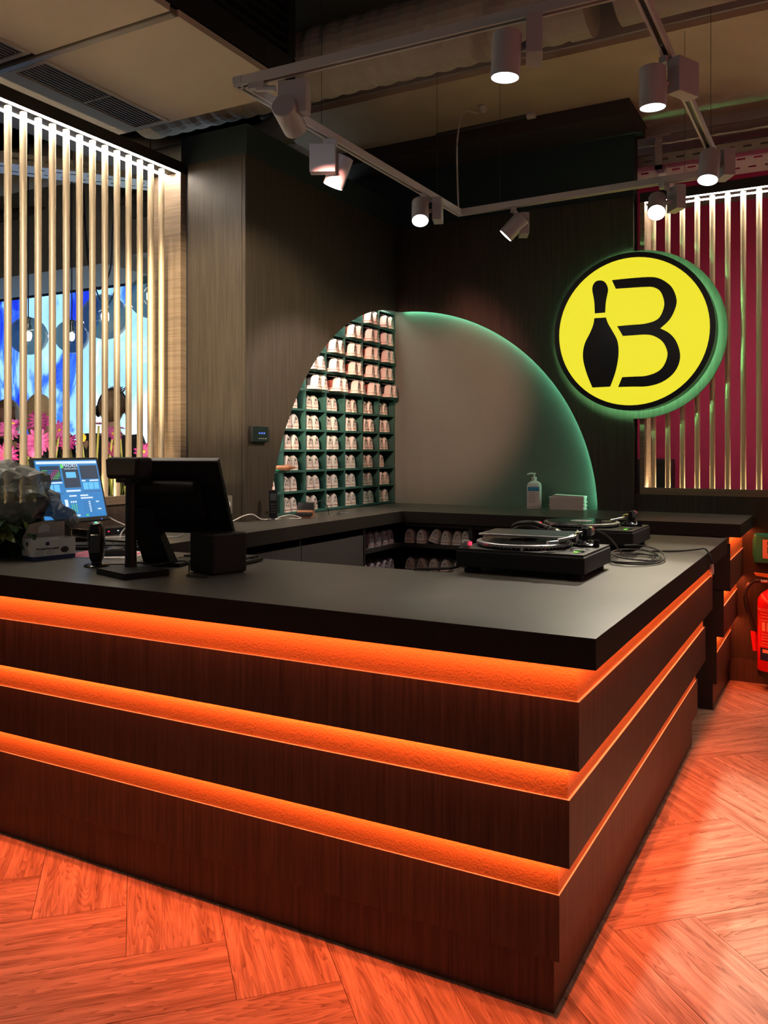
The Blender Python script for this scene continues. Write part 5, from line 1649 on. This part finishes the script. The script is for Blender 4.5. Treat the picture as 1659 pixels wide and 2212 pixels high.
pendant('leftmost smoked glass globe lamp', (-4.75, 3.79, 2.15), 0.125)
pendant('small smoked globe lamp between two larger globes', (-4.82, 4.21, 2.20), 0.118)
pendant('largest smoked globe lamp, hanging a little higher', (-4.15, 3.89, 2.245), 0.145)
pendant('smoked globe lamp half hidden at the right end of the bars', (-3.80, 3.93, 2.35), 0.135)
cable('looped_cord', 'dark lamp cord hanging in loops between the globe lamps', [(-4.75, 4.25, 3.3), (-4.65, 4.2, 2.75), (-4.5, 4.15, 2.5), (-4.35, 4.12, 2.6), (-4.3, 4.1, 2.9), (-4.25, 4.1, 3.3)], 0.006, 'cord')
cable('looped_cord', 'second dark cord loop lower behind the globe lamps', [(-4.9, 4.35, 3.3), (-4.7, 4.3, 2.6), (-4.55, 4.28, 2.42), (-4.42, 4.25, 2.6), (-4.4, 4.25, 3.2)], 0.005, 'cord')

# ---- planter with tall artificial flowers just behind the bars
pl = thing('flower_planter', 'long dark planter behind the sill of the gold bars', 'planter', (-3.70, 2.9, 0.0))
MB().box(-0.13, 0.13, -0.9, 0.78, 0.75, 1.08, 0.005).build('trough', 'black', pl)
MB().box(-0.12, 0.12, -0.89, 0.77, 1.08, 1.09).build('soil', 'leaf', pl)
MB().box(-0.10, 0.10, -0.85, 0.73, 0.0, 0.75).build('stand', 'black', pl)


def flower(lab, x, y, z, rad, tone, face_dir, bud=False):
    r = thing('artificial_flower', lab, 'flower', (x, y, 1.09), group='tall flowers in the planter')
    h = z - 1.09
    lean = rnd.uniform(-0.05, 0.05)
    MB().tube(smooth_pts([(lean, lean, 0), (lean * 0.6, lean * 0.3, h * 0.5), (0, 0, h - 0.01)], 5), 0.006, 7).build('stem', 'stem', r)
    fd = Vector(face_dir).normalized()
    q = fd.to_track_quat('Z', 'Y').to_matrix().to_4x4()
    M = trans(0, 0, h) @ q
    if bud:
        MB().lathe([(0, -0.02), (0.016, -0.012), (0.024, 0.005), (0.022, 0.02), (0.012, 0.032), (0, 0.034)], 14, mtx=M).build('bud', tone, r, smooth=True)
        return
    for layer, (npet, sc_, up_) in enumerate(((15, 1.0, 0.10), (12, 0.74, 0.42))):
        m_ = MB()
        for k in range(npet):
            a = 2 * PI * (k + 0.5 * layer) / npet + rnd.uniform(-0.08, 0.08)
            L_ = rad * sc_ * rnd.uniform(0.88, 1.08)
            w_ = L_ * 0.12
            cs = [(0.12, 0.5, 0.0), (0.45, 1.0, up_ * 0.30), (0.8, 1.05, up_ * 0.55), (1.0, 0.35, up_ * 0.6)]
            pv = None
            for t_, ww, zz_ in cs:
                x_, z_ = L_ * t_, L_ * zz_
                cur = [Vector((x_, -w_ * ww, z_)), Vector((x_, w_ * ww, z_))]
                cur = [M @ (rotz(a) @ v) for v in cur]
                if pv:
                    m_.face([pv[0], pv[1], cur[1], cur[0]])
                pv = cur
        m_.build('petal_ring', tone if layer == 0 else ('petallight' if tone == 'petal' else tone), r)
    MB().sphere(rad * 0.16, (0, 0, rad * 0.05), sz=0.6, u=12, v=8, mtx=M).build('flower_centre', 'petalyellow', r, smooth=True)
    lf_ = leaf_mesh(0.13, 0.014, 0.4).build('leaf', 'leaflight', r)
    lf_.location = (0, 0, h * 0.35)
    lf_.rotation_euler = (0.2, -0.9, rnd.uniform(0, 6))


CAMD = (0.75, -0.6, 0.0)
FL = [('pale pink flower at the left edge of the picture', -3.62, 2.77, 1.49, 0.055, 'petallight', (0.9, -0.2, 0.5)),
      ('pink flower tilted sideways in the second gap of bars', -3.66, 2.83, 1.525, 0.060, 'petal', (0.2, -0.3, 0.9)),
      ('tall magenta flower in front of the blond person', -3.72, 3.03, 1.545, 0.062, 'petal', (0.6, -0.8, 0.15)),
      ('open pink flower facing the bar, left of the lit monitor top', -3.62, 2.945, 1.435, 0.072, 'petallight', (0.8, -0.6, 0.2)),
      ('magenta flower right of the open pink one', -3.68, 3.13, 1.50, 0.058, 'petal', (0.5, -0.5, 0.4)),
      ('low magenta flower at the far left above the wrapped plant', -3.64, 2.77, 1.37, 0.065, 'petal', (0.8, -0.4, 0.1)),
      ('magenta flower above the upper left monitor corner', -3.70, 2.95, 1.40, 0.058, 'petal', (0.6, -0.2, 0.5)),
      ('slender magenta bloom held high near the middle', -3.66, 3.385, 1.54, 0.045, 'petal', (0.1, -0.1, 1.0)),
      ('pink flower before the dark-dressed person on the right', -3.60, 3.43, 1.485, 0.055, 'petal', (0.7, -0.2, 0.6)),
      ('magenta bloom at the right person\'s shoulder', -3.66, 3.54, 1.52, 0.052, 'petal', (0.2, 0.1, 0.9)),
      ('lower pink flower beside the customer display', -3.62, 3.43, 1.40, 0.058, 'petallight', (0.8, 0.1, 0.5)),
      ('pink flower at the right end behind the last bars', -3.53, 3.60, 1.385, 0.055, 'petal', (0.7, -0.6, 0.3)),
      ('half hidden purple flower between monitor and globe', -3.72, 3.22, 1.44, 0.055, 'petal', (0.4, -0.7, 0.3))]
for f_ in FL:
    flower(*f_)
flower('small pink bud on a pale stem above the monitor', -3.60, 3.02, 1.395, 0.03, 'petallight', (0.1, -0.1, 1), True)
flower('pale bud on a thick stem left of the monitor', -3.60, 2.90, 1.375, 0.03, 'petallight', (0.0, -0.1, 1), True)
flower('fluffy yellow bloom near the middle of the bars', -3.70, 3.30, 1.455, 0.03, 'petalyellow', (0.1, -0.1, 1), True)
gs = MB()
for k in range(150):
    y = rnd.uniform(2.45, 3.62)
    x = rnd.uniform(-3.80, -3.60)
    h = rnd.uniform(0.10, 0.34)
    dx, dy = rnd.uniform(-0.07, 0.07), rnd.uniform(-0.09, 0.09)
    gs.face([(x - 0.004, y, 1.088), (x + 0.004, y, 1.088), (x + 0.004 + dx * 0.5, y + dy * 0.5, 1.088 + h * 0.7), (x - 0.003 + dx * 0.5, y + dy * 0.5, 1.088 + h * 0.7)])
    gs.face([(x + 0.004 + dx * 0.5, y + dy * 0.5, 1.088 + h * 0.7), (x - 0.003 + dx * 0.5, y + dy * 0.5, 1.088 + h * 0.7), (x + dx, y + dy, 1.088 + h)])
g_ = gs.build('planter_grass', 'grass')
tag(g_, 'thin artificial grass blades between the tall flowers', 'grass')
g_['kind'] = 'stuff'


# ---- people standing with their backs to the bar
def person(lab, x, y, top, face_ang, hair, long_hair, lean=0.0, headphones_=False):
    """standing figure; face_ang is the direction the person looks, hair long or short"""
    s = (top - 0.01) / 1.75
    root = thing('person', lab, 'person', (x, y, 0.0), (0, 0, face_ang))
    # local frame: looks along +x

    def skinned(name, verts, edges, radii, material, sub=2):
        me = bpy.data.meshes.new(name)
        me.from_pydata([Vector(v) * s for v in verts], edges, [])
        o = bpy.data.objects.new(name, me)
        COL.objects.link(o)
        sm = o.modifiers.new('skin', 'SKIN')
        for i, r_ in enumerate(radii):
            a, b__ = r_ if isinstance(r_, tuple) else (r_, r_)
            me.skin_vertices[0].data[i].radius = (a * s, b__ * s)
        me.skin_vertices[0].data[0].use_root = True
        sb = o.modifiers.new('sub', 'SUBSURF')
        sb.levels = sub
        dg = bpy.context.evaluated_depsgraph_get()
        m2 = bpy.data.meshes.new_from_object(o.evaluated_get(dg))
        bpy.data.objects.remove(o)
        m2.materials.clear()
        m2.materials.append(MATS[material])
        for p_ in m2.polygons:
            p_.use_smooth = True
        o2 = bpy.data.objects.new(name, m2)
        COL.objects.link(o2)
        o2.parent = root
        return o2

    hx = lean
    # body: pelvis, spine, neck, head base, arms with hands, legs with feet
    V = [(0, 0, 0.95), (0, 0, 1.15), (hx * 0.3, 0, 1.35), (hx * 0.6, 0, 1.47), (hx * 0.85, 0, 1.54), (hx, 0, 1.60),
         (hx * 0.4, 0.17, 1.42), (0.03, 0.24, 1.13), (0.20, 0.19, 0.98), (0.27, 0.17, 0.95), (0.34, 0.15, 0.93),
         (hx * 0.4, -0.17, 1.42), (0.03, -0.24, 1.13), (0.20, -0.19, 0.98), (0.27, -0.17, 0.95), (0.34, -0.15, 0.93),
         (0, 0.10, 0.88), (0.02, 0.11, 0.50), (0, 0.11, 0.09), (0.10, 0.12, 0.04), (0.18, 0.12, 0.03),
         (0, -0.10, 0.88), (0.02, -0.11, 0.50), (0, -0.11, 0.09), (0.10, -0.12, 0.04), (0.18, -0.12, 0.03)]
    E_ = [(0, 1), (1, 2), (2, 3), (3, 4), (4, 5), (2, 6), (6, 7), (7, 8), (8, 9), (9, 10), (2, 11), (11, 12), (12, 13), (13, 14), (14, 15),
          (0, 16), (16, 17), (17, 18), (18, 19), (19, 20), (0, 21), (21, 22), (22, 23), (23, 24), (24, 25)]
    Rr = [(0.12, 0.15), (0.10, 0.13), (0.10, 0.15), 0.062, 0.052, 0.05, 0.055, 0.042, 0.032, 0.036, 0.02, 0.055, 0.042, 0.032, 0.036, 0.02,
          0.085, 0.06, 0.04, 0.04, 0.03, 0.085, 0.06, 0.04, 0.04, 0.03]
    body = skinned('body', V, E_, Rr, 'skin')
    # head joined into the body mesh
    hb = MB()
    hb.bm.from_mesh(body.data)
    hc = Vector((hx + 0.012, 0, 1.655)) * s
    t = bmesh.new()
    bmesh.ops.create_uvsphere(t, u_segments=24, v_segments=18, radius=1.0)
    for v in t.verts:
        p = v.co.copy()
        zz_ = p.z
        wx, wy, wz = 0.098, 0.076, 0.115
        if zz_ < 0:
            wy *= 1 + 0.28 * zz_
            wx *= 1 + 0.12 * zz_
        q_ = Vector((p.x * wx, p.y * wy, p.z * wz))
        if p.x > 0.55:
            if abs(p.y) < 0.22 and -0.35 < zz_ < 0.15:
                q_.x += 0.020 * (1 - abs(zz_ + 0.15) / 0.35)
            if 0.2 < abs(p.y) < 0.6 and -0.02 < zz_ < 0.22:
                q_.x -= 0.008
            if abs(p.y) < 0.4 and -0.62 < zz_ < -0.42:
                q_.x += 0.006
        v.co = hc + q_ * s
    for sd in (-1, 1):
        tt = bmesh.new()
        bmesh.ops.create_uvsphere(tt, u_segments=10, v_segments=8, radius=1.0)
        for v in tt.verts:
            v.co = hc + Vector((v.co.x * 0.020 - 0.005, sd * 0.074 + v.co.y * 0.010, v.co.z * 0.032 - 0.004)) * s
        hb._merge(tt)
    hb._merge(t)
    # fingers and thumbs
    for sd in (-1, 1):
        for k in range(4):
            yy = sd * (0.15 - 0.012 + 0.011 * k)
            hb.tube([Vector((0.335, yy, 0.935)) * s, Vector((0.372, yy, 0.926)) * s, Vector((0.395 - 0.006 * abs(k - 1.5), yy, 0.905)) * s], 0.0085 * s, 6)
        hb.tube([Vector((0.29, sd * 0.15, 0.95)) * s, Vector((0.325, sd * 0.115, 0.945)) * s, Vector((0.355, sd * 0.105, 0.93)) * s], 0.0095 * s, 6)
    me2 = body.data
    hb.bm.to_mesh(me2)
    hb.bm.free()
    for p_ in me2.polygons:
        p_.use_smooth = True
    # eyes
    for sd in (-1, 1):
        MB().sphere(0.012 * s, (hc.x + 0.083 * s, sd * 0.03 * s, hc.z + 0.012 * s), u=10, v=8).build('eye', 'white', root, smooth=True)
    # clothes: jumper and trousers
    V2 = [(0, 0, 0.95), (0, 0, 1.15), (hx * 0.3, 0, 1.36), (hx * 0.5, 0, 1.45)] + V[6:9] + V[11:14]
    E2 = [(0, 1), (1, 2), (2, 3), (2, 4), (4, 5), (5, 6), (2, 7), (7, 8), (8, 9)]
    R2 = [(0.155, 0.19), (0.135, 0.175), (0.125, 0.185), (0.075, 0.085), 0.085, 0.062, 0.048, 0.085, 0.062, 0.048]
    skinned('jumper', V2, E2, R2, 'clothblack')
    V3 = [(0, 0, 0.97)] + V[16:19] + V[21:24]
    V3 = [(0, 0, 0.97), (0, 0.10, 0.88), (0.02, 0.11, 0.50), (0, 0.11, 0.10), (0, -0.10, 0.88), (0.02, -0.11, 0.50), (0, -0.11, 0.10)]
    skinned('trousers', V3, [(0, 1), (1, 2), (2, 3), (0, 4), (4, 5), (5, 6)], [(0.13, 0.165), 0.11, 0.078, 0.062, 0.11, 0.078, 0.062], 'clothblack')
    for sd in (-1, 1):
        MB().sphere(1, (0.07 * s, sd * 0.117 * s, 0.045 * s), sx=0.14 * s, sy=0.05 * s, sz=0.045 * s, u=14, v=8).build('shoe', 'black', root, smooth=True)
    # hair shell
    t = bmesh.new()
    bmesh.ops.create_uvsphere(t, u_segments=28, v_segments=20, radius=1.0)
    dele = []
    for v in t.verts:
        p = v.co.copy()
        if p.x > 0.45 and p.z < 0.42:
            dele.append(v)
            continue
        if not long_hair and p.z < -0.25 and p.x > -0.2:
            dele.append(v)
            continue
        n_ = noise.noise(p * 5) * 0.05
        k_ = 1.0
        zz_ = p.z * 0.128
        if long_hair and p.z < 0.0:
            zz_ = p.z * 0.25
            k_ = 1.06 + 0.10 * p.z
        elif p.z < 0:
            zz_ = p.z * 0.12
            k_ = 1 + 0.10 * p.z
        v.co = hc + Vector((p.x * 0.116 * k_ * (1 + n_), p.y * 0.096 * k_ * (1 + n_), zz_ * (1 + n_) + 0.006)) * s
    bmesh.ops.delete(t, geom=dele, context='VERTS')
    hm = MB()
    hm._merge(t)
    if not long_hair:
        for k in range(26):
            a = rnd.uniform(0, 6.28)
            r_ = rnd.uniform(0, 0.05)
            b0__ = hc + Vector((r_ * math.cos(a) + 0.03, r_ * math.sin(a), 0.115)) * s
            hm.tube([b0__, b0__ + Vector((0.02, rnd.uniform(-0.02, 0.02), 0.025)) * s, b0__ + Vector((0.05, rnd.uniform(-0.03, 0.03), 0.05)) * s], 0.006 * s, 5, radii=[0.009 * s, 0.006 * s, 0.001 * s])
    hm.build('hair', hair, root, smooth=True)
    if headphones_:
        pts_ = [hc + Vector((0.0, 0.108 * math.cos(a), 0.142 * math.sin(a))) * s for a in [PI * k / 14 for k in range(15)]]
        MB().tube(pts_, 0.008 * s, 6).build('headphone_band', 'black', root, smooth=True)
        for sd in (-1, 1):
            MB().sphere(1, (hc.x, sd * 0.104 * s, hc.z - 0.012 * s), sx=0.04 * s, sy=0.020 * s, sz=0.045 * s, u=14, v=10).build('headphone_cup', 'blackgloss', root, smooth=True)
    return root


AWAY = math.atan2(0.55, -0.83)
person('blond long-haired person in black seen from behind below the globe lamps', -5.33, 4.35, 1.79, AWAY, 'hairblond', True)
person('brown-haired person in black at the far left edge behind the bars', -6.15, 4.74, 1.79, AWAY + 2.6, 'hairbrown', True, 0.05)
person('person in black with headphones and tousled short brown hair', -4.62, 4.40, 1.795, AWAY - 0.5, 'hairbrown', False, 0.0, True)

# =================================================================== ADDED FILL LAMPS OUTSIDE THE VIEW
def globe(lab, c, r, power, color):
    p = thing('fill_pendant', lab, 'pendant lamp', c, group='added fill globes')
    MB().sphere(r, u=24, v=16).build('fill_globe', 'plasticwhite', p, smooth=True)
    MB().tube([(0, 0, r), (0, 0, 3.86 - c[2])], 0.004, 6).build('cord', 'cord', p)
    l = bpy.data.lights.new('fill_light', 'POINT')
    l.energy = power
    l.color = color
    l.shadow_soft_size = r + 0.01
    o = bpy.data.objects.new('fill_light', l)
    COL.objects.link(o)
    o.parent = p


globe('globe lamp added out of view at right to redden the counter side', (1.75, 1.9, 2.1), 0.16, 230, (1.0, 0.24, 0.17))
globe('globe lamp added out of view behind the camera to brighten the ceiling', (-1.5, 0.0, 3.05), 0.16, 38, (1.0, 0.78, 0.55))
